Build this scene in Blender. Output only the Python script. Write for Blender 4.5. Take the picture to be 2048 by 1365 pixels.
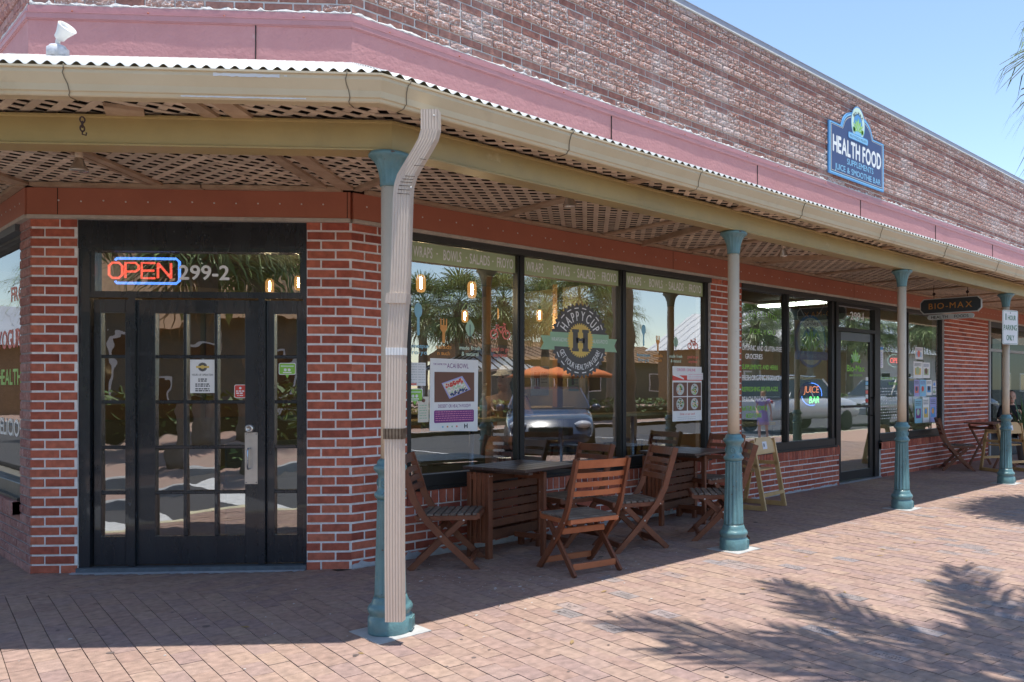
import bpy, math, random
from mathutils import Matrix, Vector, noise
R_ = math.radians
for o in list(bpy.data.objects): bpy.data.objects.remove(o)
sc = bpy.context.scene
COL = sc.collection
# ------------------------------------------------------------ camera, sky, sun, exposure
cam_d = bpy.data.cameras.new('camera'); cam = bpy.data.objects.new('camera', cam_d); COL.objects.link(cam); sc.camera = cam
cam.location = (-2.915, -5.745, 1.32)
cam.rotation_euler = (R_(90), 0, R_(41.06 - 90))
cam_d.sensor_width = 36; cam_d.lens = 36 * 1660 / 2048
cam_d.shift_x = -351 / 2048; cam_d.shift_y = 89.5 / 2048
cam_d.clip_start = .05; cam_d.clip_end = 600
w = bpy.data.worlds.new('World'); sc.world = w; w.use_nodes = True
nt = w.node_tree; bg = nt.nodes['Background']
sky = nt.nodes.new('ShaderNodeTexSky'); sky.sky_type = 'NISHITA'; sky.sun_disc = False
sky.sun_elevation = R_(79); sky.sun_rotation = R_(180); sky.air_density = 1.0; sky.dust_density = .15; sky.ozone_density = .7
nt.links.new(sky.outputs[0], bg.inputs[0]); bg.inputs[1].default_value = .15
sun_d = bpy.data.lights.new('sun', 'SUN'); sun = bpy.data.objects.new('sun', sun_d); COL.objects.link(sun)
sun_d.energy = 3.5; sun_d.angle = R_(.55); sun_d.color = (1, .955, .88)
sv = Vector((.01, -.36, 2.84)); sun.rotation_euler = sv.to_track_quat('Z', 'Y').to_euler(); sun.location = (0, 0, 20)
sc.view_settings.view_transform = 'Standard'; sc.view_settings.look = 'None'; sc.view_settings.gamma = 1
sc.view_settings.exposure = .86; sc.view_settings.use_curve_mapping = False
sc.cycles.use_denoising = True; sc.cycles.max_bounces = 10; sc.cycles.transparent_max_bounces = 16
sc.cycles.diffuse_bounces = 5; sc.cycles.caustics_reflective = False; sc.cycles.caustics_refractive = False
sc.cycles.sample_clamp_indirect = 6
# ------------------------------------------------------------ materials
MATS = {}
def pm(name, col, rough=.6, var=.12, scale=6., bump=.15, bs=60., metal=0., col2=None, amt=.5, island=0., spec=.4, stretch=None, coat=0., thresh=None, emit=None, chips=None):
    if name in MATS: return MATS[name]
    m = bpy.data.materials.new(name); m.use_nodes = True; n = m.node_tree.nodes; l = m.node_tree.links
    b = n['Principled BSDF']; MATS[name] = m
    b.inputs['Roughness'].default_value = rough; b.inputs['Metallic'].default_value = metal
    b.inputs['Specular IOR Level'].default_value = spec; b.inputs['Coat Weight'].default_value = coat
    tc = n.new('ShaderNodeTexCoord'); mp = n.new('ShaderNodeMapping'); l.new(tc.outputs['Object'], mp.inputs[0])
    if stretch: mp.inputs['Scale'].default_value = stretch
    nz = n.new('ShaderNodeTexNoise'); nz.inputs['Scale'].default_value = scale; nz.inputs['Detail'].default_value = 6; nz.inputs['Roughness'].default_value = .65
    l.new(mp.outputs[0], nz.inputs[0])
    cr = n.new('ShaderNodeValToRGB'); l.new(nz.outputs[0], cr.inputs[0])
    c2 = col2 or tuple(min(1, c * (1 + var)) for c in col)
    lo, hi = thresh or (.5 - .5 * amt, .5 + .5 * amt)
    cr.color_ramp.elements[0].position = max(0, lo); cr.color_ramp.elements[1].position = min(1, hi)
    c1 = col if col2 else tuple(c * (1 - var) for c in col)
    cr.color_ramp.elements[0].color = (*c1, 1); cr.color_ramp.elements[1].color = (*c2, 1)
    out = cr.outputs[0]
    if island:
        g = n.new('ShaderNodeNewGeometry'); hs = n.new('ShaderNodeHueSaturation')
        mr = n.new('ShaderNodeMapRange'); mr.inputs['To Min'].default_value = 1 - island; mr.inputs['To Max'].default_value = 1 + island
        l.new(g.outputs['Random Per Island'], mr.inputs[0]); l.new(mr.outputs[0], hs.inputs['Value'])
        l.new(out, hs.inputs['Color']); out = hs.outputs[0]
    for cc, t0, t1, s_ in chips or []:
        n3 = n.new('ShaderNodeTexNoise'); n3.inputs['Scale'].default_value = s_; n3.inputs['Detail'].default_value = 8; n3.inputs['Roughness'].default_value = .6; l.new(tc.outputs['Object'], n3.inputs[0])
        m3 = n.new('ShaderNodeMapRange'); m3.inputs['From Min'].default_value = t0; m3.inputs['From Max'].default_value = t1; l.new(n3.outputs[0], m3.inputs[0])
        mm = n.new('ShaderNodeMix'); mm.data_type = 'RGBA'; l.new(m3.outputs[0], mm.inputs[0]); l.new(out, mm.inputs[6]); mm.inputs[7].default_value = (*cc, 1); out = mm.outputs[2]
    l.new(out, b.inputs['Base Color'])
    if bump:
        n2 = n.new('ShaderNodeTexNoise'); n2.inputs['Scale'].default_value = bs; n2.inputs['Detail'].default_value = 5; l.new(mp.outputs[0], n2.inputs[0])
        bp = n.new('ShaderNodeBump'); bp.inputs['Strength'].default_value = bump; bp.inputs['Distance'].default_value = .01
        l.new(n2.outputs[0], bp.inputs['Height']); l.new(bp.outputs[0], b.inputs['Normal'])
        mr2 = n.new('ShaderNodeMapRange'); mr2.inputs['To Min'].default_value = max(.02, rough - .12); mr2.inputs['To Max'].default_value = min(1, rough + .12)
        l.new(nz.outputs[0], mr2.inputs[0]); l.new(mr2.outputs[0], b.inputs['Roughness'])
    if emit:
        b.inputs['Emission Color'].default_value = (*emit[0], 1); b.inputs['Emission Strength'].default_value = emit[1]
    return m
def ramp_island(name, cols, rough=.8, bump=.3, bs=90., stain=None, stain_t=(.58, .75), speck=None):
    m = bpy.data.materials.new(name); m.use_nodes = True; n = m.node_tree.nodes; l = m.node_tree.links; MATS[name] = m
    b = n['Principled BSDF']; b.inputs['Roughness'].default_value = rough; b.inputs['Specular IOR Level'].default_value = .25
    g = n.new('ShaderNodeNewGeometry'); cr = n.new('ShaderNodeValToRGB'); l.new(g.outputs['Random Per Island'], cr.inputs[0])
    e = cr.color_ramp.elements
    e[0].position = 0; e[0].color = (*cols[0], 1); e[1].position = 1; e[1].color = (*cols[-1], 1)
    for i in range(1, len(cols) - 1):
        k = e.new(i / (len(cols) - 1)); k.color = (*cols[i], 1)
    tc = n.new('ShaderNodeTexCoord'); nz = n.new('ShaderNodeTexNoise'); nz.inputs['Scale'].default_value = 22; nz.inputs['Detail'].default_value = 7; l.new(tc.outputs['Object'], nz.inputs[0])
    mx = n.new('ShaderNodeMix'); mx.data_type = 'RGBA'; mx.blend_type = 'MULTIPLY'; mx.inputs[0].default_value = .8
    c2 = n.new('ShaderNodeValToRGB'); l.new(nz.outputs[0], c2.inputs[0]); c2.color_ramp.elements[0].position = .25; c2.color_ramp.elements[1].position = .75
    c2.color_ramp.elements[0].color = (.6, .6, .6, 1); c2.color_ramp.elements[1].color = (1.25, 1.2, 1.2, 1)
    l.new(cr.outputs[0], mx.inputs[6]); l.new(c2.outputs[0], mx.inputs[7]); out = mx.outputs[2]
    for (cc, t, s, d) in ([(stain, stain_t, 1.3, 9)] if stain else []) + ([speck] if speck else []):
        n3 = n.new('ShaderNodeTexNoise'); n3.inputs['Scale'].default_value = s; n3.inputs['Detail'].default_value = d; n3.inputs['Roughness'].default_value = .72; l.new(tc.outputs['Object'], n3.inputs[0])
        mr = n.new('ShaderNodeMapRange'); mr.inputs['From Min'].default_value = t[0]; mr.inputs['From Max'].default_value = t[1]; l.new(n3.outputs[0], mr.inputs[0])
        m3 = n.new('ShaderNodeMix'); m3.data_type = 'RGBA'; l.new(mr.outputs[0], m3.inputs[0]); l.new(out, m3.inputs[6]); m3.inputs[7].default_value = (*cc, 1); out = m3.outputs[2]
    l.new(out, b.inputs['Base Color'])
    n2 = n.new('ShaderNodeTexNoise'); n2.inputs['Scale'].default_value = bs; n2.inputs['Detail'].default_value = 6; l.new(tc.outputs['Object'], n2.inputs[0])
    bp = n.new('ShaderNodeBump'); bp.inputs['Strength'].default_value = bump; bp.inputs['Distance'].default_value = .008
    l.new(n2.outputs[0], bp.inputs['Height']); l.new(bp.outputs[0], b.inputs['Normal'])
    return m
def glassm(name, gain=2.0, tint=(.82, .86, .85), wavy=0., base=0.0, ws=6.):
    m = bpy.data.materials.new(name); m.use_nodes = True; n = m.node_tree.nodes; l = m.node_tree.links; MATS[name] = m
    n.remove(n['Principled BSDF']); o = n['Material Output']
    tr = n.new('ShaderNodeBsdfTransparent'); tr.inputs[0].default_value = (*tint, 1)
    gl = n.new('ShaderNodeBsdfGlossy'); gl.inputs['Roughness'].default_value = .0; gl.inputs[0].default_value = (1, 1, 1, 1)
    fr = n.new('ShaderNodeFresnel'); fr.inputs[0].default_value = 1.5
    ma = n.new('ShaderNodeMath'); ma.operation = 'MULTIPLY_ADD'; ma.inputs[1].default_value = gain; ma.inputs[2].default_value = base; ma.use_clamp = True
    mx = n.new('ShaderNodeMixShader'); l.new(fr.outputs[0], ma.inputs[0])
    ge = n.new('ShaderNodeNewGeometry'); sb = n.new('ShaderNodeMath'); sb.operation = 'SUBTRACT'; sb.inputs[0].default_value = 1; l.new(ge.outputs['Backfacing'], sb.inputs[1])
    mu = n.new('ShaderNodeMath'); mu.operation = 'MULTIPLY'; l.new(ma.outputs[0], mu.inputs[0]); l.new(sb.outputs[0], mu.inputs[1]); l.new(mu.outputs[0], mx.inputs[0]); l.new(tr.outputs[0], mx.inputs[1]); l.new(gl.outputs[0], mx.inputs[2]); l.new(mx.outputs[0], o.inputs[0])
    tc = n.new('ShaderNodeTexCoord'); nz = n.new('ShaderNodeTexNoise'); nz.inputs['Scale'].default_value = ws; nz.inputs['Detail'].default_value = 1; l.new(tc.outputs['Object'], nz.inputs[0])
    bp = n.new('ShaderNodeBump'); bp.inputs['Strength'].default_value = wavy; bp.inputs['Distance'].default_value = .02
    l.new(nz.outputs[0], bp.inputs['Height'])
    if wavy: l.new(bp.outputs[0], gl.inputs['Normal'])
    return m
def glow(name, col, st, fac):
    m = bpy.data.materials.new(name); m.use_nodes = True; n = m.node_tree.nodes; l = m.node_tree.links; n.remove(n['Principled BSDF'])
    tr = n.new('ShaderNodeBsdfTransparent'); em = n.new('ShaderNodeEmission'); em.inputs[0].default_value = (*col, 1); em.inputs[1].default_value = st
    mx = n.new('ShaderNodeMixShader'); mx.inputs[0].default_value = fac; l.new(tr.outputs[0], mx.inputs[1]); l.new(em.outputs[0], mx.inputs[2]); l.new(mx.outputs[0], n['Material Output'].inputs[0]); return m
def flat(name, col, rough=.5, emit=0., spec=.3):
    return pm(name, col, rough, .04, 9, .0, emit=(col, emit) if emit else None, spec=spec)
# ------------------------------------------------------------ mesh builder
GL = {}
def glyph(ch):
    if ch in GL: return GL[ch]
    cu = bpy.data.curves.new('t', 'FONT'); cu.body = ch; cu.resolution_u = 3; cu.fill_mode = 'BOTH' if False else 'FRONT'
    ob = bpy.data.objects.new('t', cu); me = ob.to_mesh()
    vs = [(v.co.x, v.co.y) for v in me.vertices]; fs = [tuple(p.vertices) for p in me.polygons]
    ob.to_mesh_clear(); bpy.data.objects.remove(ob); bpy.data.curves.remove(cu)
    GL[ch] = (vs, fs, min([v[0] for v in vs], default=0), max([v[0] for v in vs], default=.28)); return GL[ch]
def frame(o, right, out):
    r = Vector(right).normalized(); n = Vector(out).normalized(); u = n.cross(r) if False else Vector((0, 0, 1))
    return Matrix(((r.x, u.x, n.x, o[0]), (r.y, u.y, n.y, o[1]), (r.z, u.z, n.z, o[2]), (0, 0, 0, 1)))
I4 = Matrix.Identity(4)
class MB:
    def __init__(s, M=None): s.v = []; s.f = []; s.m = []; s.M = M or I4; s.cur = 0; s.sm = []; s.smooth = False
    def add(s, vs, fs, mi=None, M=None):
        b = len(s.v); T = s.M @ M if M else s.M
        s.v += [tuple(T @ Vector(p)) for p in vs]
        for f in fs: s.f.append(tuple(b + i for i in f)); s.m.append(s.cur if mi is None else mi); s.sm.append(s.smooth)
        return s
    def box(s, a, b, mi=None, M=None, nobot=False):
        x0, y0, z0 = a; x1, y1, z1 = b
        vs = [(x0, y0, z0), (x1, y0, z0), (x1, y1, z0), (x0, y1, z0), (x0, y0, z1), (x1, y0, z1), (x1, y1, z1), (x0, y1, z1)]
        fs = [(4, 5, 6, 7), (0, 1, 5, 4), (1, 2, 6, 5), (2, 3, 7, 6), (3, 0, 4, 7)] + ([] if nobot else [(3, 2, 1, 0)])
        return s.add(vs, fs, mi, M)
    def bbox(s, a, b, c=.004, mi=None, M=None):
        # box with chamfered edges
        x = (a[0], b[0]); y = (a[1], b[1]); z = (a[2], b[2]); vs = []; 
        c = min(c, .45 * min(abs(b[i] - a[i]) for i in range(3)))
        idx = {}
        for i in (0, 1):
            for j in (0, 1):
                for k in (0, 1):
                    sx, sy, sz = (1 if i == 0 else -1), (1 if j == 0 else -1), (1 if k == 0 else -1)
                    X, Y, Z = x[i], y[j], z[k]
                    idx[i, j, k, 0] = len(vs); vs.append((X, Y + sy * c, Z + sz * c))
                    idx[i, j, k, 1] = len(vs); vs.append((X + sx * c, Y, Z + sz * c))
                    idx[i, j, k, 2] = len(vs); vs.append((X + sx * c, Y + sy * c, Z))
        g = idx; fs = []
        for i in (0, 1):
            q = [g[i, 0, 0, 0], g[i, 1, 0, 0], g[i, 1, 1, 0], g[i, 0, 1, 0]]; fs.append(tuple(q[::-1] if i == 0 else q))
            q = [g[0, i, 0, 1], g[1, i, 0, 1], g[1, i, 1, 1], g[0, i, 1, 1]]; fs.append(tuple(q if i == 0 else q[::-1]))
            q = [g[0, 0, i, 2], g[1, 0, i, 2], g[1, 1, i, 2], g[0, 1, i, 2]]; fs.append(tuple(q[::-1] if i == 0 else q))
        for j in (0, 1):
            for k in (0, 1):
                fs.append((g[0, j, k, 1], g[1, j, k, 1], g[1, j, k, 2], g[0, j, k, 2]))
                fs.append((g[j, 0, k, 0], g[j, 1, k, 0], g[j, 1, k, 2], g[j, 0, k, 2]))
                fs.append((g[j, k, 0, 0], g[j, k, 1, 0], g[j, k, 1, 1], g[j, k, 0, 1]))
        for i in (0, 1):
            for j in (0, 1):
                for k in (0, 1): fs.append((g[i, j, k, 0], g[i, j, k, 1], g[i, j, k, 2]))
        return s.add(vs, fs, mi, M)
    def beam(s, p, q, w_, h_, up=(0, 0, 1), mi=None, c=.0):
        p = Vector(p); q = Vector(q); d = q - p; L = d.length; d.normalize(); u = Vector(up); r = d.cross(u)
        if r.length < 1e-4: r = d.cross(Vector((1, 0, 0)))
        r.normalize(); u = r.cross(d)
        M = Matrix(((d.x, r.x, u.x, p.x), (d.y, r.y, u.y, p.y), (d.z, r.z, u.z, p.z), (0, 0, 0, 1)))
        if c: return s.bbox((0, -w_ / 2, -h_ / 2), (L, w_ / 2, h_ / 2), c, mi, M)
        return s.box((0, -w_ / 2, -h_ / 2), (L, w_ / 2, h_ / 2), mi, M)
    def lathe(s, prof, n=24, mi=None, M=None, flute=None):
        vs = []; fs = []; k = len(prof)
        for j, pr in enumerate(prof):
            for i in range(n):
                a = 2 * math.pi * i / n; r = pr[0]
                if flute and len(pr) > 2: r -= pr[2] * (.5 + .5 * math.cos(flute * a))
                vs.append((r * math.cos(a), r * math.sin(a), pr[1]))
        for j in range(k - 1):
            for i in range(n):
                a = j * n + i; b = j * n + (i + 1) % n; fs.append((a, b, b + n, a + n))
        fs.append(tuple(range(n))[::-1]); fs.append(tuple(range((k - 1) * n, k * n)))
        o = s.smooth; s.smooth = True; s.add(vs, fs, mi, M); s.smooth = o; return s
    def tube(s, pts, r, n=8, mi=None, close=False):
        pts = [Vector(p) for p in pts]; vs = []; fs = []; N = len(pts); prev = None
        for i, p in enumerate(pts):
            a = pts[(i - 1) % N] if (i or close) else p; b = pts[(i + 1) % N] if (i < N - 1 or close) else p
            d = (b - a).normalized()
            if prev is None:
                u = d.cross(Vector((0, 0, 1)))
                if u.length < .1: u = d.cross(Vector((1, 0, 0)))
            else: u = prev - d * prev.dot(d)
            u.normalize(); prev = u; v2 = d.cross(u); rr = r[i] if isinstance(r, (list, tuple)) else r
            for k in range(n):
                t = 2 * math.pi * k / n; vs.append(tuple(p + (u * math.cos(t) + v2 * math.sin(t)) * rr))
        for i in range(N if close else N - 1):
            for k in range(n):
                a = i * n + k; b = i * n + (k + 1) % n; c = ((i + 1) % N) * n; fs.append((a, b, c + (k + 1) % n, c + k))
        if not close: fs.append(tuple(range(n))[::-1]); fs.append(tuple(range((N - 1) * n, N * n)))
        o = s.smooth; s.smooth = True; s.add(vs, fs, mi); s.smooth = o; return s
    def prism(s, poly, z0, z1, mi=None, M=None):
        n = len(poly); vs = [(x, y, z0) for x, y in poly] + [(x, y, z1) for x, y in poly]
        fs = [tuple(range(n))[::-1], tuple(range(n, 2 * n))] + [(i, (i + 1) % n, n + (i + 1) % n, n + i) for i in range(n)]
        return s.add(vs, fs, mi, M)
    def poly(s, pts, mi=None, M=None): return s.add(pts, [tuple(range(len(pts)))], mi, M)
    def disc(s, c, r, z=0, mi=None, n=24, M=None, ry=None):
        return s.poly([(c[0] + r * math.cos(2 * math.pi * i / n), c[1] + (ry or r) * math.sin(2 * math.pi * i / n), z) for i in range(n)], mi, M)
    def ring(s, c, r0, r1, z=0, mi=None, n=28, a0=0, a1=360, M=None):
        vs = []; 
        for i in range(n + 1):
            a = R_(a0 + (a1 - a0) * i / n); vs += [(c[0] + r0 * math.cos(a), c[1] + r0 * math.sin(a), z), (c[0] + r1 * math.cos(a), c[1] + r1 * math.sin(a), z)]
        return s.add(vs, [(2 * i, 2 * i + 1, 2 * i + 3, 2 * i + 2) for i in range(n)], mi, M)
    def rect(s, x0, y0, x1, y1, z=0, mi=None, M=None): return s.poly([(x0, y0, z), (x1, y0, z), (x1, y1, z), (x0, y1, z)], mi, M)
    def rrect(s, x0, y0, x1, y1, r, z=0, mi=None, M=None, n=5):
        p = []
        for cx, cy, a in ((x1 - r, y1 - r, 0), (x0 + r, y1 - r, 90), (x0 + r, y0 + r, 180), (x1 - r, y0 + r, 270)):
            for i in range(n): t = R_(a + 90 * i / (n - 1)); p.append((cx + r * math.cos(t), cy + r * math.sin(t), z))
        return s.poly(p, mi, M)
    def text(s, t, x, y, h, mi=None, z=0, sx=1., align='c', sp=.08, bold=0., M=None, width=None, slant=0.):
        # letters laid out glyph by glyph; h = cap height
        k = h / .69; items = []; cx = 0
        for ch in t:
            if ch == ' ': cx += .3; continue
            vs, fs, a, b = glyph(ch); items.append((vs, fs, cx - a)); cx += b - a + sp
        cx -= sp
        if width: sx = width / (cx * k)
        off = {'c': -cx / 2, 'l': 0, 'r': -cx}[align]
        for vs, fs, dx in items:
            for d in ([(0, 0)] if not bold else [(-bold, 0), (bold, 0), (0, bold), (0, -bold)]):
                zz = z + (.0002 * [(-bold, 0), (bold, 0), (0, bold), (0, -bold)].index(d) if bold else 0)
                s.add([(x + ((px + dx + off + d[0]) * sx + slant * py) * k, y + (py + d[1]) * k, zz) for px, py in vs], fs, mi, M)
        return s
    def arctext(s, t, c, r, a_mid, h, mi=None, z=0, sx=1., sp=.08, inside=False, bold=0.):
        k = h / .69; ws = []; tot = 0
        for ch in t:
            wd = .3 if ch == ' ' else (glyph(ch)[3] - glyph(ch)[2]) + sp; ws.append(wd * sx * k); tot += wd * sx * k
        pos = -tot / 2
        for ch, wd in zip(t, ws):
            mid = pos + wd / 2; pos += wd
            if ch == ' ': continue
            ang = a_mid - mid / r if not inside else a_mid + mid / r
            vs, fs, a, b = glyph(ch); hw = (b - a) / 2
            rot = ang - math.pi / 2 if not inside else ang + math.pi / 2
            base = Vector((c[0] + r * math.cos(ang), c[1] + r * math.sin(ang)))
            for d in ((0,) if not bold else (-bold, bold)):
                pts = []
                for px, py in vs:
                    qx = (px - a - hw + d) * sx * k; qy = py * k
                    pts.append((base.x + qx * math.cos(rot) - qy * math.sin(rot), base.y + qx * math.sin(rot) + qy * math.cos(rot), z + (d > 0) * .0002))
                s.add(pts, fs, mi)
        return s
    def build(s, name, mats, parent=None, world=False):
        me = bpy.data.meshes.new(name); me.from_pydata(s.v, [], s.f)
        mats = mats if isinstance(mats, (list, tuple)) else [mats]
        for m in mats: me.materials.append(m)
        me.polygons.foreach_set('material_index', s.m); me.polygons.foreach_set('use_smooth', s.sm); me.update()
        return mkobj(name, me, parent, world)
def mkobj(name, me, parent=None, world=False):
    o = bpy.data.objects.new(name, me); COL.objects.link(o)
    if parent:
        o.parent = parent
        if world: o.matrix_parent_inverse = wm(parent).inverted()
    return o
def wm(o):
    m = Matrix.LocRotScale(o.location, o.rotation_euler, o.scale)
    return wm(o.parent) @ o.matrix_parent_inverse @ m if o.parent else m
def tag(o, label, cat, group=None, kind=None):
    if label: o['label'] = label
    if cat: o['category'] = cat
    if group: o['group'] = group
    if kind: o['kind'] = kind
    return o
def thing(name, label, cat, loc=(0, 0, 0), rz=0, group=None):
    o = bpy.data.objects.new(name, None); COL.objects.link(o); o.location = loc; o.rotation_euler = (0, 0, rz); o.empty_display_size = .1
    return tag(o, label, cat, group)
def copy_tree(o, parent=None):
    kids = [k for k in bpy.data.objects if k.parent == o]; c = o.copy(); COL.objects.link(c)
    if parent: c.parent = parent; c.matrix_parent_inverse = o.matrix_parent_inverse
    for k in kids: copy_tree(k, c)
    return c
def dup(o, loc, rz=0, label=None, scale=None):
    c = copy_tree(o); c.location = loc; c.rotation_euler = (0, 0, rz)
    if label: c['label'] = label
    if scale: c.scale = (scale,) * 3
    return c
S2 = 2 ** .5; A = 1.555
MF = frame((0, 0, 0), (1, 0, 0), (0, -1, 0))
CF = frame((0, 0, 0), (1, -1, 0), (-1, -1, 0))
LF = frame((-A, A, 0), (0, -1, 0), (-1, 0, 0))
def lift(M, d): return M @ Matrix.Translation((0, 0, d))
# ------------------------------------------------------------ palette
brick_m = ramp_island('red_brick', [(.40, .105, .07), (.49, .14, .085), (.30, .08, .055), (.55, .17, .105), (.43, .12, .075), (.60, .205, .125)], .78, .35, 70, speck=((.6, .45, .4), (.72, .8), 60, 3))
brick_up = ramp_island('weathered_brick', [(.29, .13, .105), (.35, .175, .14), (.31, .15, .12), (.38, .205, .17), (.27, .12, .10)], .9, .5, 60, stain=(.50, .42, .40), stain_t=(.56, .80), speck=((.60, .52, .50), (.62, .74), 30, 6))
brick_rough = ramp_island('rough_brick', [(.33, .17, .135), (.40, .23, .185), (.36, .195, .155), (.43, .265, .22)], .95, 1., 45, stain=(.62, .56, .54), stain_t=(.50, .78), speck=((.75, .71, .69), (.53, .62), 55, 8))
brick_pink = ramp_island('pale_rough_brick', [(.36, .17, .15), (.42, .22, .19), (.46, .26, .23)], .9, .9, 45, speck=((.6, .5, .5), (.56, .7), 38, 6))
mortar_m = pm('mortar', (.84, .82, .81), .95, .2, 14, .6, 90)
mortar_up = pm('upper_mortar', (.46, .45, .45), .95, .3, 5, .7, 90, col2=(.80, .79, .78))
mortar_dk = pm('aged_mortar', (.34, .30, .30), .95, .3, 9, .6, 90)
paver_m = ramp_island('clay_paver', [(.325, .225, .18), (.365, .26, .205), (.345, .24, .20), (.315, .215, .175), (.385, .275, .21), (.335, .24, .205), (.30, .21, .185)], .85, .35, 120, stain=(.27, .20, .17), stain_t=(.54, .9), speck=((.52, .45, .40), (.64, .72), 150, 3))
dirt_m = pm('joint_sand', (.10, .075, .06), .95, .3, 20, .3)
engr_m = ramp_island('engraved_paver', [(.34, .25, .22), (.26, .23, .22), (.36, .28, .25), (.28, .25, .25)], .85, .4, 120)
teal_m = pm('teal_paint', (.115, .235, .25), .38, .25, 6, .35, 45, spec=.5, coat=.15, chips=[((.30, .33, .27), .60, .72, 7), ((.10, .06, .04), .68, .71, 26), ((.42, .40, .33), .70, .72, 38)])
tan_m = pm('tan_paint', (.64, .52, .38), .42, .1, 3, .15, 30, chips=[((.40, .32, .24), .56, .8, 3), ((.25, .17, .11), .68, .71, 30)])
gut_m = pm('gutter_paint', (.60, .49, .31), .35, .08, 3, .1, 15, col2=(.66, .56, .38), spec=.5, chips=[((.42, .33, .20), .58, .8, 2.5), ((.80, .79, .76), .73, .735, 22)])
beam_m = pm('mustard_steel_paint', (.42, .32, .135), .42, .12, 2.2, .12, 25, spec=.45, chips=[((.30, .24, .12), .56, .85, 1.6), ((.55, .45, .27), .66, .75, 5), ((.14, .09, .05), .72, .735, 30)])
wood_m = pm('weathered_lattice_wood', (.56, .44, .32), .85, .3, 5, .5, 60, col2=(.76, .64, .50), stretch=(1, 1, 1), island=.22)
wboard_m = pm('weathered_board', (.36, .24, .15), .85, .3, 8, .6, 40, col2=(.56, .42, .29), island=.15)
dark_m = pm('dark_void', (.02, .018, .016), .9, .2)
tin_m = pm('galvanised_roof', (.62, .63, .62), .35, .12, 2, .1, 20, spec=.5)
tin_shade = pm('roof_underside_painted_shade', (.07, .07, .065), .7, .3, 4)  # shade painted into the sheet's underside so the lattice holes read dark
red_m = pm('oxide_red_fascia', (.45, .165, .10), .5, .1, 1.5, .12, 60, spec=.35, chips=[((.36, .12, .075), .5, .8, 1.2), ((.52, .25, .17), .68, .8, 6)])
pink_m = pm('pink_stucco', (.48, .225, .23), .85, .14, 4, .6, 38, col2=(.55, .28, .28), chips=[((.40, .18, .18), .52, .85, 2.0), ((.62, .42, .40), .66, .8, 5)])
pinks_m = pm('pink_trim_paint', (.47, .235, .245), .55, .1, 5, .2, 40)
chip_m = pm('white_mortar_smear', (.42, .41, .40), .95, .3, 30, 1., 50, col2=(.70, .70, .68))
white_m = pm('white_paint', (.74, .74, .72), .5, .06, 6, .05)
strip_m = pm('pale_trim_strip', (.52, .47, .40), .6, .2, 12, .3)
blk_m = pm('black_gloss_paint', (.010, .014, .020), .28, .5, 6, .2, 110, stretch=(1, 1, .25), col2=(.020, .025, .032), spec=.6, coat=.5, chips=[((.10, .11, .12), .68, .74, 24)])
alu_m = pm('dark_bronze_frame', (.020, .019, .018), .42, .2, 5, .1, 30, spec=.45)
grayw_m = pm('dark_grey_header', (.050, .050, .046), .6, .25, 8, .2, 40, stretch=(1, 1, 6))
steel_m = pm('brushed_steel', (.60, .58, .55), .32, .12, 12, .15, 80, metal=.85)
gal_m = pm('galvanised_steel', (.52, .53, .54), .42, .12, 10, .1, 60, metal=.6)
teak_m = pm('brown_stained_wood', (.13, .042, .022), .48, .35, 7, .25, 50, stretch=(1, 1, 1), island=.2, col2=(.24, .085, .04), spec=.4)
teako_m = pm('orange_stained_wood', (.36, .11, .045), .5, .3, 7, .25, 50, island=.15, col2=(.50, .17, .07))
teakg_m = pm('worn_grey_wood', (.10, .07, .055), .7, .4, 12, .4, 60, island=.2, col2=(.27, .23, .19))
pine_m = pm('varnished_pine', (.50, .31, .13), .42, .2, 9, .15, 40, col2=(.62, .42, .20), coat=.2)
glass_m = glassm('window_glass', 1.9, (.80, .83, .82), .006, .27)
side_glass_m = glassm('side_window_glass', .6, (.8, .83, .82), .006, .10)
oldglass_m = glassm('old_door_glass', 2.2, (.70, .74, .73), .035, .24, 6.)
sinv = flat('screw_head', (.75, .73, .70), .3)
conc_m = pm('concrete', (.42, .42, .41), .9, .25, 6, .4, 80)
asph_m = pm('asphalt', (.075, .075, .078), .9, .3, 30, .5, 150)
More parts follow.
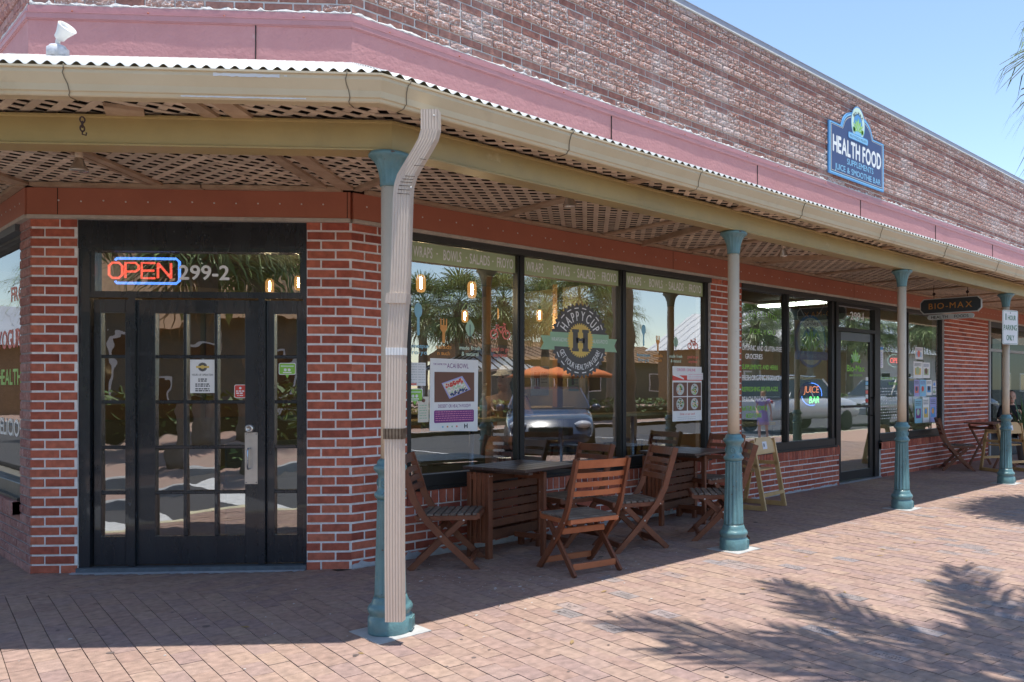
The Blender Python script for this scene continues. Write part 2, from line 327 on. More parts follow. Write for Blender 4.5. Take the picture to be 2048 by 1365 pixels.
# ------------------------------------------------------------ brickwork
CP = .0677; BL = .2032
def bands(x0, x1, z0, z1, ops):
    zs = sorted({z0, z1} | {z for o in ops for z in (o[2], o[3]) if z0 < z < z1}); out = []
    for a, b in zip(zs, zs[1:]):
        m = (a + b) / 2; cur = x0; iv = []
        for o in sorted(o for o in ops if o[2] <= m < o[3]):
            if o[0] > cur: iv.append((cur, o[0]))
            cur = max(cur, o[1])
        if cur < x1: iv.append((cur, x1))
        out.append((a, b, iv))
    return out
def brickwall(M, x0, x1, z0, z1, ops=(), seed=1, rough=None, back=.22, skip=(), jog=0., lim=1e9, anchor=0.):
    """bricks: slot 0; mortar: slot 1; rough bricks: slot 2"""
    rnd = random.Random(seed); mb = MB(M)
    for a, b, iv in bands(x0, x1, z0, z1, ops):
        for p, q in iv: mb.box((p, a, -back), (q, b, -.007), 1)
    nc = int(math.ceil((z1 - z0) / CP))
    for c in range(nc):
        za = z0 + c * CP; zb = min(za + .0545, z1); zm = (za + zb) / 2
        if zb - za < .02: continue
        iv = [i for a, b, v in bands(x0, x1, z0, z1, ops) if a <= zm < b for i in v]
        mode = rough[c % len(rough)] if rough else 0
        L = BL / 2 if mode in (3,) else BL
        off = 0 if mode == 3 else (c % 2) * BL / 2
        for p, q in iv:
            k = math.floor((p - anchor - off) / L) - 1
            while True:
                a = anchor + off + k * L; b = a + L - .0125; k += 1
                if a >= q - .01: break
                a = max(a, p); b = min(b, q)
                if b - a < .018 or a > lim: continue
                j = rnd.uniform(-.0015, .0015); s = rnd.uniform(-.0012, .0012)
                md = mode
                if mode == 4: md = 2 if rnd.random() < .55 else 0
                if md:
                    amp = .010 if md != 1 else .006; proj = .013 if md == 1 else .004
                    if mode == 5: amp, proj = .0035, .001
                    nx = 7 if L > .15 else 4; ny = 4; vs = []; fs = []
                    for yy in range(ny + 1):
                        for xx in range(nx + 1):
                            e = 0 if (xx in (0, nx) or yy in (0, ny)) else 1
                            vs.append((a + (b - a) * xx / nx, za + s + (zb - za) * yy / ny + (rnd.uniform(-.004, .004) if e else 0), proj * .5 + (rnd.uniform(-.2, 1) * amp + proj * .5 if e else rnd.uniform(-.3, .3) * amp)))
                    for yy in range(ny):
                        for xx in range(nx): i = yy * (nx + 1) + xx; fs.append((i, i + 1, i + nx + 2, i + nx + 1))
                    n0 = len(vs); vs += [(a, za, -.012), (b, za, -.012), (b, zb, -.012), (a, zb, -.012)]
                    top = [ny * (nx + 1) + i for i in range(nx + 1)]; bot = list(range(nx + 1))
                    fs += [tuple([n0, n0 + 1] + bot[::-1]), tuple([n0 + 3] + top + [n0 + 2])]
                    lf = [i * (nx + 1) for i in range(ny + 1)]; rt = [i * (nx + 1) + nx for i in range(ny + 1)]
                    fs += [tuple([n0] + lf + [n0 + 3]), tuple([n0 + 1, n0 + 2] + rt[::-1])]
                    mb.add(vs, fs, 2)
                else:
                    mb.add([(a, za + s, -.012), (b, za + s, -.012), (b, zb + s, -.012), (a, zb + s, -.012), (a + .0015, za + s + .0015, j), (b - .0015, za + s + .0015, j), (b - .0015, zb + s - .0015, j), (a + .0015, zb + s - .0015, j)],
                           [(4, 5, 6, 7), (0, 1, 5, 4), (1, 2, 6, 5), (2, 3, 7, 6), (3, 0, 4, 7)], 0)
    return mb
def soldier(mb, x0, x1, z0, z1, proj=.012, seed=3):
    rnd = random.Random(seed); x = x0
    mb.box((x0, z0, -.05), (x1, z1 - .006, proj - .008), 1)
    while x < x1 - .02:
        b = min(x + .057, x1); j = rnd.uniform(-.002, .002)
        mb.bbox((x, z0 + rnd.uniform(-.002, .002), -.03), (b, z1, proj + j), .002, 0); x += .0677
def smear(M, x0, x1, z, amp, seed, d=.004, thick=.02, low=None):
    rnd = random.Random(seed); mb = MB(M); n = int((x1 - x0) / .025); top = []; bot = []
    for i in range(n + 1):
        x = x0 + (x1 - x0) * i / n; k = abs(noise.noise((x * 5.3, seed, 0))) * 1.6 + rnd.random() ** 4
        top.append((x, z + thick * .5 + k * amp * rnd.uniform(.3, 1), d)); bot.append((x, (z - thick * .5 - k * amp * rnd.uniform(0, .8)) if low is None else low, d + .004))
    mid = [(t[0], (t[1] + b[1]) / 2, d + .009 + rnd.uniform(0, .004)) for t, b in zip(top, bot)]
    vs = top + mid + bot; N = n + 1
    fs = [(i, i + N, i + N + 1, i + 1) for i in range(n)] + [(i + N, i + 2 * N, i + 2 * N + 1, i + N + 1) for i in range(n)]
    mb.add(vs, fs, 0); return mb
# ------------------------------------------------------------ the building
B = thing('brick_building', 'red brick corner shop building with a cut-off corner entrance and pink stucco band', 'building')
XE = 20.0; LE = 7.0
BM = [brick_m, mortar_m, brick_rough]
opsM = [(.44, 4.07, .513, 2.52), (4.62, 6.76, .513, 2.52), (6.76, 7.92, -.1, 2.52), (7.92, 10.08, .513, 2.52)]
mb = brickwall(MF, 0, 11.95, 0, 2.52, opsM, 5, anchor=.005)
brickwall_main = mb
for a, b in ((.44, 4.07), (4.62, 6.76), (7.92, 10.08)): soldier(mb, a, b, .405, .508, seed=int(a * 10))
mb.build('front_wall', BM, B)
# the soldier courses sit proud of the wall, so the spandrel bricks below stay visible
brickwall(CF, -2.198, -1.885, 0, 2.52, (), 8, anchor=-2.198).build('corner_pier', BM, B); brickwall(CF, -.315, 0, 0, 2.52, (), 9, anchor=-.31 + .1016).build('corner_pier', BM, B)
mb = brickwall(LF, -LE, 0, 0, 2.52, [(-4.2, -.315, .49, 2.52)], 9, rough=[5], anchor=0); soldier(mb, -4.2, -.315, .385, .486, .05, 7)
mb.build('side_wall', [brick_pink, mortar_dk, brick_pink], B)
UP = [4, 0, 1, 2, 3]
def upper(M, x0, x1, seed): return brickwall(M, x0, x1, 4.0, 5.285, (), seed, rough=UP, anchor=.003)
upper(MF, 0, XE, 11).build('upper_wall', [brick_up, mortar_up, brick_rough], B)
upper(CF, -2.198, 0, 12).build('upper_wall', [brick_up, mortar_up, brick_rough], B)
upper(LF, -LE, 0, 13).build('upper_wall', [brick_pink, mortar_dk, brick_pink], B)
# smears of white mortar
for M, a, b, s in ((MF, 0, XE, 1), (CF, -2.198, 0, 2), (LF, -LE, 0, 3)):
    smear(M, a, b, 3.993, .030, s, .002, .014).build('mortar_line', chip_m, B)
smear(MF, .0, 4.0, .02, .05, 8, .0, .02, low=-.02).build('mortar_line', pm('grey_base_mortar', (.40, .41, .43), .95, .2, 20, .6), B)
smear(MF, 4.3, 6.7, .01, .035, 9, .0, .012, low=-.02).build('mortar_line', MATS['grey_base_mortar'], B)
# stucco band, trim, flashing
def bandmesh(M, x0, x1, z0, z1, d, amp, cell, seed):
    mb = MB(M); nx = max(2, int((x1 - x0) / cell)); nz = max(2, int((z1 - z0) / cell)); vs = []
    for j in range(nz + 1):
        for i in range(nx + 1):
            x = x0 + (x1 - x0) * i / nx; z = z0 + (z1 - z0) * j / nz; f = 1 - (j / nz) ** 3
            vs.append((x, z, d + (noise.noise((x * 1.7, z * 2.2, seed)) * amp + noise.noise((x * 14, z * 14, seed)) * amp * .35) * f))
    mb.smooth = True
    mb.add(vs, [(j * (nx + 1) + i, j * (nx + 1) + i + 1, (j + 1) * (nx + 1) + i + 1, (j + 1) * (nx + 1) + i) for j in range(nz) for i in range(nx)]); mb.smooth = False
    mb.box((x0, z0, -.2), (x1, z1, d - amp * 1.6 - .004)); return mb
for M, a, b, s in ((MF, 0, XE, 1), (CF, -2.198, 0, 4), (LF, -LE, 0, 6)):
    ea = .012; e0 = ea if M is not MF else ea; bandmesh(M, a - (.005 if M is not LF else 0), b + (.005 if M is not MF else 0), 3.45, 3.885, .012, .006, .045, s).build('stucco_band', pink_m, B)
    A0, B0 = a, b; a, b = a - (.011 if M is not LF else 0), b + (.011 if M is not MF else 0)
    t = MB(M); t.box((a, 3.885, -.01), (b, 3.893, .020), 0); t.box((a, 3.893, -.01), (b, 3.932, .026), 0); t.box((a, 3.932, -.01), (b, 3.938, .030), 0)
    t.box((a, 3.938, -.01), (b, 3.988, .012), 0)
    rnd = random.Random(s); x = a + .3
    while x < b:
        t.lathe([(.007, 0), (.006, .005), (.002, .007)], 8, 1, Matrix.Translation((x, 3.952 + rnd.uniform(-.004, .004), .012))); x += rnd.uniform(.5, .62)
    t.build('trim', [pinks_m, red_m], B)
    a, b = A0, B0
    t = MB(M)
    for q in ((2.56, 4.9, 7.3, 9.7, 12.1, 15) if M is MF else (-.66,) if M is CF else (-3.,)): t.box((q - .002, 3.55, .008), (q + .002, 3.884, .0215), 0)
    t.build('seam', dark_m, B)
    t = MB(M); t.box((a, 2.535, -.1), (b, 3.45, -.02)); t.build('inner_band', pm('band_painted_shade', (.05, .035, .03), .9), B)  # dark brown puts shade into the band glimpsed through the lattice holes
    t = MB(M); t.box((a, 5.285, -.25), (b, 5.296, .022), 1); t.box((a, 5.296, -.25), (b, 5.352, .014), 0); t.box((a, 5.352, -.25), (b, 5.358, .02), 0)
    t.build('coping', [pm('coping_metal', (.33, .33, .38), .4, .1, 3, .1), white_m], B)
    # fascia with its bright screws, and pale strip under it
    t = MB(M); t.box((a, 2.518, -.1), (b, 2.705, .03), 0); x = a + .02
    seams = [-.02, -1.995] if M is CF else ([3.42, 7.1, 10.9] if M is MF else [-1.2])
    for q in seams: t.box((q - .0025, 2.519, .0302), (q + .0025, 2.704, .0308), 2)
    x = a + (.21 if M is CF else .10); i = 0
    while x < b - .05:
        t.lathe([(.0062, 0), (.0055, .003), (.002, .0045)], 8, 1, Matrix.Translation((x, 2.615 + random.Random(i).uniform(-.004, .004), .03))); x += .150; i += 1
        if i % 13 == 12 and M is MF: x -= .09
    t.build('fascia', [red_m, sinv, dark_m], B)
    t = MB(M); t.box((a, 2.49, -.08), (b, 2.516, .036)); t.build('trim_strip', strip_m, B)
# ---- storefront windows: (x0, x1, mullions, glass z0, z1)
def storefront(M, x0, x1, mul, z0, z1, name='storefront_window', fm=None, rec=-.075, head=.055, sill=.115, glass=None, lab=None):
    fm = fm or alu_m; mb = MB(M); xs = [x0] + mul + [x1]; W = .075
    mb.box((x0, z1, rec - .05), (x1, z1 + head, rec + .045), 0)
    mb.bbox((x0, z0 - sill, rec - .05), (x1, z0, rec + .055), .004, 0); mb.box((x0, z0 - sill - .002, rec + .02), (x1, z0 - sill + .02, .016), 0)
    mb.box((x0, z0, rec - .045), (x0 + W * .75, z1, rec + .035), 0); mb.box((x1 - W * .75, z0, rec - .045), (x1, z1, rec + .035), 0)
    for m in mul:
        mb.box((m - W / 2, z0, rec - .045), (m + W / 2, z1, rec + .035), 0); mb.box((m - W / 2 + .02, z0, rec + .035), (m + W / 2 - .02, z1, rec + .045), 0)
    o = mb.build(name, [fm], B)
    if lab: o['label'] = lab
    for i in range(len(xs) - 1):
        a = xs[i] + (W * .75 if i == 0 else W / 2); b = xs[i + 1] - (W * .75 if i == len(xs) - 2 else W / 2)
        MB(M).box((a, z0, rec - .003), (b, z1, rec + .003)).build('pane', glass or glass_m, o)
    return o
GZ = -.075
storefront(MF, .44, 4.07, [1.54, 2.775], .628, 2.44, lab='three-pane shop window with green lettering bands')
storefront(MF, 4.62, 6.70, [5.60], .628, 2.44, lab='two-pane shop window with juice bar sign')
storefront(MF, 7.92, 10.08, [8.84], .628, 2.44, lab='narrow two-pane window with posters')
storefront(LF, -4.2, -.315, [-1.9], .60, 2.42, glass=side_glass_m)
mb = MB(MF)
for a, b in ((.44, 4.07), (4.62, 10.08)): mb.box((a, 2.44, -.055), (b, 2.49, .012), 0)
mb.build('window_header', [grayw_m], B)
MB(LF).box((-4.2, 2.44, -.055), (-.30, 2.49, .03)).build('window_header', [pm('slate_header', (.10, .11, .12), .5)], B)
# ---- corner entrance: door set
E = []
mb = MB(CF); a, b = -1.885, -.315
mb.box((a, 2.29, -.10), (b, 2.49, -.012), 0)               # plain panel over the transom
mb.box((a, .0, -.12), (a + .075, 2.29, -.018), 0); mb.box((b - .03, .0, -.12), (b, 2.29, -.018), 0)
mb.box((a + .075, 1.945, -.12), (b - .03, 1.99, -.02), 0); mb.box((a + .075, 2.275, -.12), (b - .03, 2.292, -.008), 0)
mb.box((a + .075, 1.99, -.11), (a + .105, 2.275, -.025), 0); mb.box((b - .055, 1.99, -.11), (b - .03, 2.275, -.025), 0)
for q in (-1.528, -.635): mb.box((q - .022, .04, -.12), (q + .022, 1.945, -.02), 0)
mb.box((a, -.01, -.14), (b, .035, .015), 1)
fr = mb.build('entrance_frame', [blk_m, pm('threshold', (.10, .12, .14), .5, .3, 20)], B)
MB(CF).box((a + .105, 1.99, -.07), (b - .055, 2.275, -.064)).build('pane', oldglass_m, fr)
def leaf(M, x0, x1, z0, z1, cols, rows, st, rail_b, rail_t, name, wav=.008, mat=blk_m):
    mb = MB(M); d0, d1 = -.095, -.045; g = []
    mb.bbox((x0, z0, d0), (x0 + st[0], z1, d1), .003, 0); mb.bbox((x1 - st[1], z0, d0), (x1, z1, d1), .003, 0)
    mb.box((x0 + st[0], z0, d0), (x1 - st[1], z0 + rail_b, d1), 0); mb.box((x0 + st[0], z1 - rail_t, d0), (x1 - st[1], z1, d1), 0)
    gx0, gx1, gz0, gz1 = x0 + st[0], x1 - st[1], z0 + rail_b, z1 - rail_t; w_ = .024
    pw = (gx1 - gx0 - w_ * (cols - 1)) / cols; ph = (gz1 - gz0 - w_ * (rows - 1)) / rows
    for c in range(1, cols): x = gx0 + c * (pw + w_) - w_; mb.bbox((x, gz0, d0 + .012), (x + w_, gz1, d1 - .004), .004, 0)
    for r in range(1, rows): z = gz0 + r * (ph + w_) - w_; mb.bbox((gx0, z, d0 + .012), (gx1, z + w_, d1 - .002), .004, 0)
    # glazing beads
    for c in range(cols):
        for r in range(rows): x = gx0 + c * (pw + w_); z = gz0 + r * (ph + w_); g.append((x, z, x + pw, z + ph))
    o = mb.build(name, [mat], B)
    rnd = random.Random(int(x0 * 100))
    for x, z, X, Z in g:
        t = rnd.uniform(-.004, .004); t2 = rnd.uniform(-.004, .004); m_ = MB(M)
        m_.add([(x, z, -.072 - t), (X, z, -.072 + t2), (X, Z, -.072 + t), (x, Z, -.072 - t2), (x, z, -.076 - t), (X, z, -.076 + t2), (X, Z, -.076 + t), (x, Z, -.076 - t2)],
               [(0, 1, 2, 3), (7, 6, 5, 4)]); m_.build('pane', oldglass_m, o)
    return o
dr = leaf(CF, -1.506, -.657, .045, 1.935, 3, 5, (.125, .105), .20, .095, 'entrance_door')
dr['label'] = 'black wooden door with fifteen small panes'
leaf(CF, -1.80, -1.552, .045, 1.935, 1, 5, (.05, .035), .20, .095, 'sidelight'); leaf(CF, -.612, -.35, .045, 1.935, 1, 5, (.055, .05), .20, .095, 'sidelight')
h = MB(CF); h.bbox((-.762, .613, -.045), (-.672, .985, -.042), .001, 0)
h.tube([(-.725, .87, -.042), (-.725, .87, -.012), (-.725, .855, -.004), (-.725, .74, -.004), (-.725, .725, -.012), (-.725, .725, -.042)], .006, 8, 1)
for q in (.625, .973):
    for p in (-.752, -.682): h.lathe([(.004, 0), (.003, .003)], 8, 1, Matrix.Translation((p, q, -.042)))
h.build('handle', [steel_m, pm('handle_blue_steel', (.35, .40, .48), .25, metal=.9)], dr)
MB(CF).lathe([(.031, -.01), (.031, .008), (.026, .014), (.012, .015), (.012, .012), (.003, .012)], 20, 0, Matrix.Translation((-.727, 1.012, -.042))).build('lock', [steel_m], dr)
for z in (1.72, .95, .38): hg = MB(CF); hg.tube([(-1.510, z - .05, -.04), (-1.510, z + .05, -.04)], .007, 8); hg.build('hinge', [blk_m], dr)
# ---- glazed door 299-1
mb = MB(MF); mb.box((6.74, 0, -.12), (6.80, 2.44, -.03), 0); mb.box((7.80, 0, -.12), (7.92, 2.44, -.03), 0); mb.box((6.80, 2.06, -.12), (7.80, 2.11, -.03), 0); mb.box((6.80, 2.40, -.12), (7.80, 2.44, -.03), 0)
mb.box((6.76, -.01, -.12), (7.92, .02, .01), 1)
f2 = mb.build('side_door_frame', [alu_m, pm('alu_sill', (.35, .36, .38), .4, metal=.6)], B)
MB(MF).box((6.80, 2.11, -.08), (7.80, 2.40, -.074)).build('pane', glass_m, f2)
mb = MB(MF); mb.bbox((6.81, .03, -.10), (6.90, 2.05, -.055), .003, 0); mb.bbox((7.70, .03, -.10), (7.79, 2.05, -.055), .003, 0); mb.box((6.90, .03, -.10), (7.70, .15, -.056), 0); mb.box((6.90, 1.94, -.10), (7.70, 2.05, -.056), 1)
d2 = mb.build('glazed_door', [alu_m, pm('grey_closer_rail', (.14, .16, .17), .4)], B)
MB(MF).box((6.90, .15, -.08), (7.70, 1.94, -.074)).build('pane', glass_m, d2)
hb = MB(MF); hb.tube([(7.74, 1.15, -.055), (7.74, 1.15, -.015), (7.74, .90, -.015), (7.74, .90, -.055)], .011); hb.box((6.92, 1.02, -.03), (7.70, 1.05, -.02)); hb.build('handle', [pm('dark_handle', (.03, .03, .03), .3, metal=.6)], d2)
# ---- neighbour frontage beyond the last pier
mb = MB(MF); mb.box((11.95, 0, -.14), (12.02, 2.49, .02), 0); mb.box((12.02, 0, -.14), (XE, .55, -.05), 1); mb.box((12.02, 2.40, -.14), (XE, 2.49, -.01), 1); mb.box((12.9, .55, -.12), (12.97, 2.40, -.04), 0); mb.box((12.02, 1.95, -.12), (XE, 2.0, -.04), 0)
f3 = mb.build('neighbour_front', [pm('grey_post', (.34, .36, .37), .5), pm('charcoal_panel', (.055, .06, .065), .5)], B)
MB(MF).box((12.02, .55, -.085), (XE, 2.40, -.079)).build('pane', glassm('dark_glass', 1.5, (.25, .27, .28)), f3)
# ---- interior rooms
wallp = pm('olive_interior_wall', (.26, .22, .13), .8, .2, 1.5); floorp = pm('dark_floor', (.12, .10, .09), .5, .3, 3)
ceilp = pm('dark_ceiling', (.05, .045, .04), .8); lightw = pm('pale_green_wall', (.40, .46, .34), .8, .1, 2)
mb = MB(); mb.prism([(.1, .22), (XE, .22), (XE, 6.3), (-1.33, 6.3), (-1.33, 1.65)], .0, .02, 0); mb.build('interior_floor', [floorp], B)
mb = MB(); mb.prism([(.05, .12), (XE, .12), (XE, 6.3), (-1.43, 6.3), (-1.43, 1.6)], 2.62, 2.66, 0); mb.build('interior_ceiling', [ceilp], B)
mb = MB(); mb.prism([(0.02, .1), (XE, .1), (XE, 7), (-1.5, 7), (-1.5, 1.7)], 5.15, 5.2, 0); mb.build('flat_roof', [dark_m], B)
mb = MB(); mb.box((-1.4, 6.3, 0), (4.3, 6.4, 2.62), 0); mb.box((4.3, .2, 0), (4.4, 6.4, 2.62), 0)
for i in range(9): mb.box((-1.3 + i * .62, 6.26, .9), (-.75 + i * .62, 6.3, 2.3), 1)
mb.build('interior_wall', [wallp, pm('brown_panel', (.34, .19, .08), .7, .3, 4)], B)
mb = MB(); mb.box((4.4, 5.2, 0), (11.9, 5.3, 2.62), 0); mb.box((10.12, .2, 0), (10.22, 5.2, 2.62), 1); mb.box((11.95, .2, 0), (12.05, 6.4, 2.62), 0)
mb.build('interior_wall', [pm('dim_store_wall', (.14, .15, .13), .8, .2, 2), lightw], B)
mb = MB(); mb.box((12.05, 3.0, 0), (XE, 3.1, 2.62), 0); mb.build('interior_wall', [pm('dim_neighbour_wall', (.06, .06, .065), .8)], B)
# ------------------------------------------------------------ ground
def clip(poly, n, d):     # keep n.p <= d
    out = []
    for i in range(len(poly)):
        p, q = poly[i], poly[(i + 1) % len(poly)]; a = n[0] * p[0] + n[1] * p[1] - d; b = n[0] * q[0] + n[1] * q[1] - d
        if a <= 0: out.append(p)
        if (a < 0 < b) or (b < 0 < a): t = a / (a - b); out.append((p[0] + t * (q[0] - p[0]), p[1] + t * (q[1] - p[1])))
    return out
def yield_(mb, pl, z, tx, ty, eng, engr, rnd, ca, sa):
    mx = sum(p[0] for p in pl) / len(pl); my = sum(p[1] for p in pl) / len(pl); n = len(pl)
    top = [(p[0], p[1], z + (p[0] - mx) * tx + (p[1] - my) * ty) for p in pl]; bot = [(p[0], p[1], -.011) for p in pl]
    mi = 1 if (mx > .2 and my < -1.6 and eng < engr) else 0
    mb.add(top + bot, [tuple(range(n))] + [(i + n, (i + 1) % n + n, (i + 1) % n, i) for i in range(n)], mi)
    if mi:     # worn inscriptions: rows of small cut marks
        for row in range(rnd.choice((1, 2, 2))):
            k = rnd.randint(5, 9); hw = k * .009
            for c in range(k):
                if rnd.random() < .15: continue
                pu = -hw + c * .018 + rnd.uniform(-.001, .001); pv = (row - .5) * .026 + rnd.uniform(-.001, .001)
                hh = rnd.uniform(.004, .0065); ww = rnd.uniform(.002, .0055)
                q = [(pu - ww, pv - hh), (pu + ww, pv - hh), (pu + ww * .6, pv + hh), (pu - ww, pv + hh)]
                mb.poly([(mx + p * ca - r * sa, my + p * sa + r * ca, z + .0018 + abs(tx) * .1 + abs(ty) * .1) for p, r in q], 2)
def pavers(x0, x1, y0, y1, ang, L, W, region, seed, engr=0.):
    rnd = random.Random(seed); mb = MB(); ca, sa = math.cos(ang), math.sin(ang); cx, cy = (x0 + x1) / 2, (y0 + y1) / 2
    Rr = math.hypot(x1 - x0, y1 - y0) / 2 + .3; nu = int(Rr / L) + 2; nv = int(Rr / W) + 2
    for v in range(-nv, nv):
        so = (v % 2) * L / 2 + rnd.uniform(-.006, .006)
        for u in range(-nu, nu):
            a = u * L + so; b = v * W; g = .0019
            pl = [(a + g, b + g), (a + L - g, b + g), (a + L - g, b + W - g), (a + g, b + W - g)]
            pl = [(cx + p * ca - q * sa, cy + p * sa + q * ca) for p, q in pl]
            if all(p[0] < x0 for p in pl) or all(p[0] > x1 for p in pl) or all(p[1] < y0 for p in pl) or all(p[1] > y1 for p in pl): continue
            z = rnd.uniform(-.0012, .0012); tx = rnd.uniform(-.006, .006); ty = rnd.uniform(-.006, .006); eng = rnd.random()
            pl0 = pl
            for reg in region:
              pl = pl0
              for n_, d_ in reg:
                  pl = clip(pl, n_, d_)
                  if len(pl) < 3: break
              if len(pl) < 3: continue
              yield_(mb, pl, z, tx, ty, eng, engr, rnd, ca, sa)
    return mb
r2 = 1 / S2; ang = R_(84)
QD = -.877
mb = pavers(-3.5, 14.5, -6.6, 1.2, ang, .2015, .1005, [[((0, 1), 0.), ((-1, 0), .1)], [((-1, 0), 3.28), ((1, 0), -.1), ((1, 1), QD)]], 21, .085)
PV = [paver_m, engr_m, pm('engraving', (.13, .11, .11), .9)]
tag(mb.build('paving', PV), None, None, kind='structure')
mb = pavers(-3.5, 1, -1.2, 7, R_(12), .2015, .1005, [[((-1, 0), 3.28), ((1, 0), -.1), ((-1, -1), -QD), ((1, 1), 0.), ((0, 1), A)], [((-1, 0), 3.28), ((1, 0), -A), ((0, -1), -A)]], 22)
tag(mb.build('paving', PV), None, None, kind='structure')
g = MB(); g.prism([(-3.28, -6.55), (40, -6.55), (40, 7), (-3.28, 7)], -.3, -.009); tag(g.build('paving_bed', dirt_m), None, None, kind='structure')
g = MB(); g.prism([(14.5, -6.55), (40, -6.55), (40, -.1), (14.5, -.1)], -.008, .0); tag(g.build('far_pavement', pm('far_paver', (.42, .27, .20), .9, .15, 40)), None, None, kind='structure')
k = MB(); k.bbox((-3.43, -6.70, -.3), (-3.28, 9, .004), .015); k.bbox((-3.28, -6.70, -.3), (45, -6.55, .004), .015)
tag(k.build('kerb', pm('painted_kerb', (.60, .55, .38), .85, .2, 10)), None, None, kind='structure')
g = MB(); g.box((-60, -15.2, -.2), (60, -6.70, -.13)); g.box((-6.6, -6.70, -.2), (-3.43, 60, -.13)); tag(g.build('road', asph_m), None, None, kind='structure')
g = MB(); g.box((-60, -60, -.2), (60, -15.2, 0.0)); g.box((-60, -6.9, -.2), (-6.75, 60, 0.0)); tag(g.build('ground', pm('far_ground', (.40, .24, .19), .95, .3, .8, col2=(.34, .27, .22))), None, None, kind='structure')
k = MB(); k.bbox((-6.75, -7.05, -.3), (-6.6, 60, .004), .015); k.bbox((-60, -7.05, -.3), (-6.75, -6.9, .004), .015); k.bbox((-60, -15.35, -.3), (60, -15.2, .004), .015); tag(k.build('kerb', conc_m), None, None, kind='structure')
g = MB()
for i in range(5): g.box((-6.3 + .25, -5.9 + i * 1.5, -.129), (-3.7, -5.4 + i * 1.5, -.125))
for i in range(8): g.box((-2 + i * 3.0, -11.6, -.129), (-1.9 + i * 3.0, -6.9, -.125))
tag(g.build('road_marking', pm('road_paint', (.62, .62, .60), .8, .2, 12)), None, None, kind='structure')
g = MB(); g.box((-60, -60, -.5), (60, 60, -.22)); g.box((-400, -400, -1.0), (400, 400, -.6)); tag(g.build('ground_base', pm('base_earth', (.2, .19, .16), .95)), None, None, kind='structure')
# pale concrete strip at the entrance and column pads
g = MB(CF); rnd = random.Random(5); n = 60
pts = [(-1.93 + i * 1.62 / n, 0, 0) for i in range(n + 1)]
g2 = MB(); vs = []
for i in range(n + 1):
    x = -1.92 + i * 1.60 / n; o = .035 + .035 * abs(math.sin(i * .9)) * rnd.random() + .03 * min(1, i / 8, (n - i) / 8)
    for d in (-.01, o): vs.append((x * r2 - d * r2, -x * r2 - d * r2, .006 if d < 0 else .0035))
g2.add(vs, [(2 * i, 2 * i + 1, 2 * i + 3, 2 * i + 2) for i in range(n)]); tag(g2.build('concrete_strip', pm('threshold_mortar', (.42, .44, .47), .9, .2, 25, .8)), None, None, kind='structure')
# specks and litter on the paving
sp = MB(); rnd = random.Random(77)
for i in range(260):
    x = rnd.uniform(-2.6, 7.5); y = rnd.uniform(-4.6, -.1)
    if rnd.random() < .35: x = rnd.gauss(.9, .5); y = rnd.gauss(-.85, .4)
    if x + y < -2.4: y = rnd.uniform(-2.5, -.2)
    if y > 0 or -x - y < .1 and x < 0: continue
    r = rnd.uniform(.002, .008) * (1.5 if rnd.random() < .1 else 1); e = rnd.uniform(.3, 1); a = rnd.uniform(0, 3)
    sp.poly([(x + r * math.cos(t) * math.cos(a) - r * e * math.sin(t) * math.sin(a), y + r * math.cos(t) * math.sin(a) + r * e * math.sin(t) * math.cos(a), .0028) for t in [k * math.pi / 3 + rnd.uniform(-.2, .2) for k in range(6)]], 0)
for i in range(420):
    x = rnd.uniform(-2.6, 11); y = rnd.uniform(-5.2, -.15)
    if y > 0 or (-x - y < .1 and x < 0): continue
    r = rnd.uniform(.004, .014) * (1.8 if rnd.random() < .12 else 1); sp.poly([(x + r * math.cos(t) * rnd.uniform(.7, 1), y + r * math.sin(t) * rnd.uniform(.7, 1), .0025) for t in [k * math.pi / 5 for k in range(10)]], 1)
for i in range(900):     # chalky scuffs round the tables
    x = rnd.gauss(1.0, .75); y = rnd.gauss(-.95, .45)
    if y > -.1 or y < -1.75 or noise.noise((x * 2.6, y * 2.6, 7)) < .04: continue
    r = abs(rnd.gauss(0, .006)) + .0012; e = rnd.uniform(.2, .8); a = rnd.gauss(.6, .6); sp.poly([(x + r * math.cos(t) * math.cos(a) - r * e * math.sin(t) * math.sin(a), y + r * math.cos(t) * math.sin(a) + r * e * math.sin(t) * math.cos(a), .0028) for t in [k * math.pi / 3 for k in range(6)]], 0)
for i in range(46):     # small dry leaves
    x = rnd.uniform(-1.5, 8); y = rnd.uniform(-4.6, -.2); a = rnd.uniform(0, 6.3); L_ = rnd.uniform(.012, .04); c_, s__ = math.cos(a), math.sin(a)
    sp.add([(x - c_ * L_, y - s__ * L_, .004), (x - s__ * L_ * .28, y + c_ * L_ * .28, .008), (x + c_ * L_, y + s__ * L_, .005), (x + s__ * L_ * .28, y - c_ * L_ * .28, .004)], [(0, 3, 2, 1)], 2)
tag(sp.build('pavement_specks', [pm('pale_speck', (.55, .54, .52), .9), pm('dark_gum', (.13, .10, .09), .85), pm('dry_leaf', (.30, .20, .09), .8)]), 'paint specks, gum spots and dry leaves scattered on the brick paving', 'specks', kind='stuff')
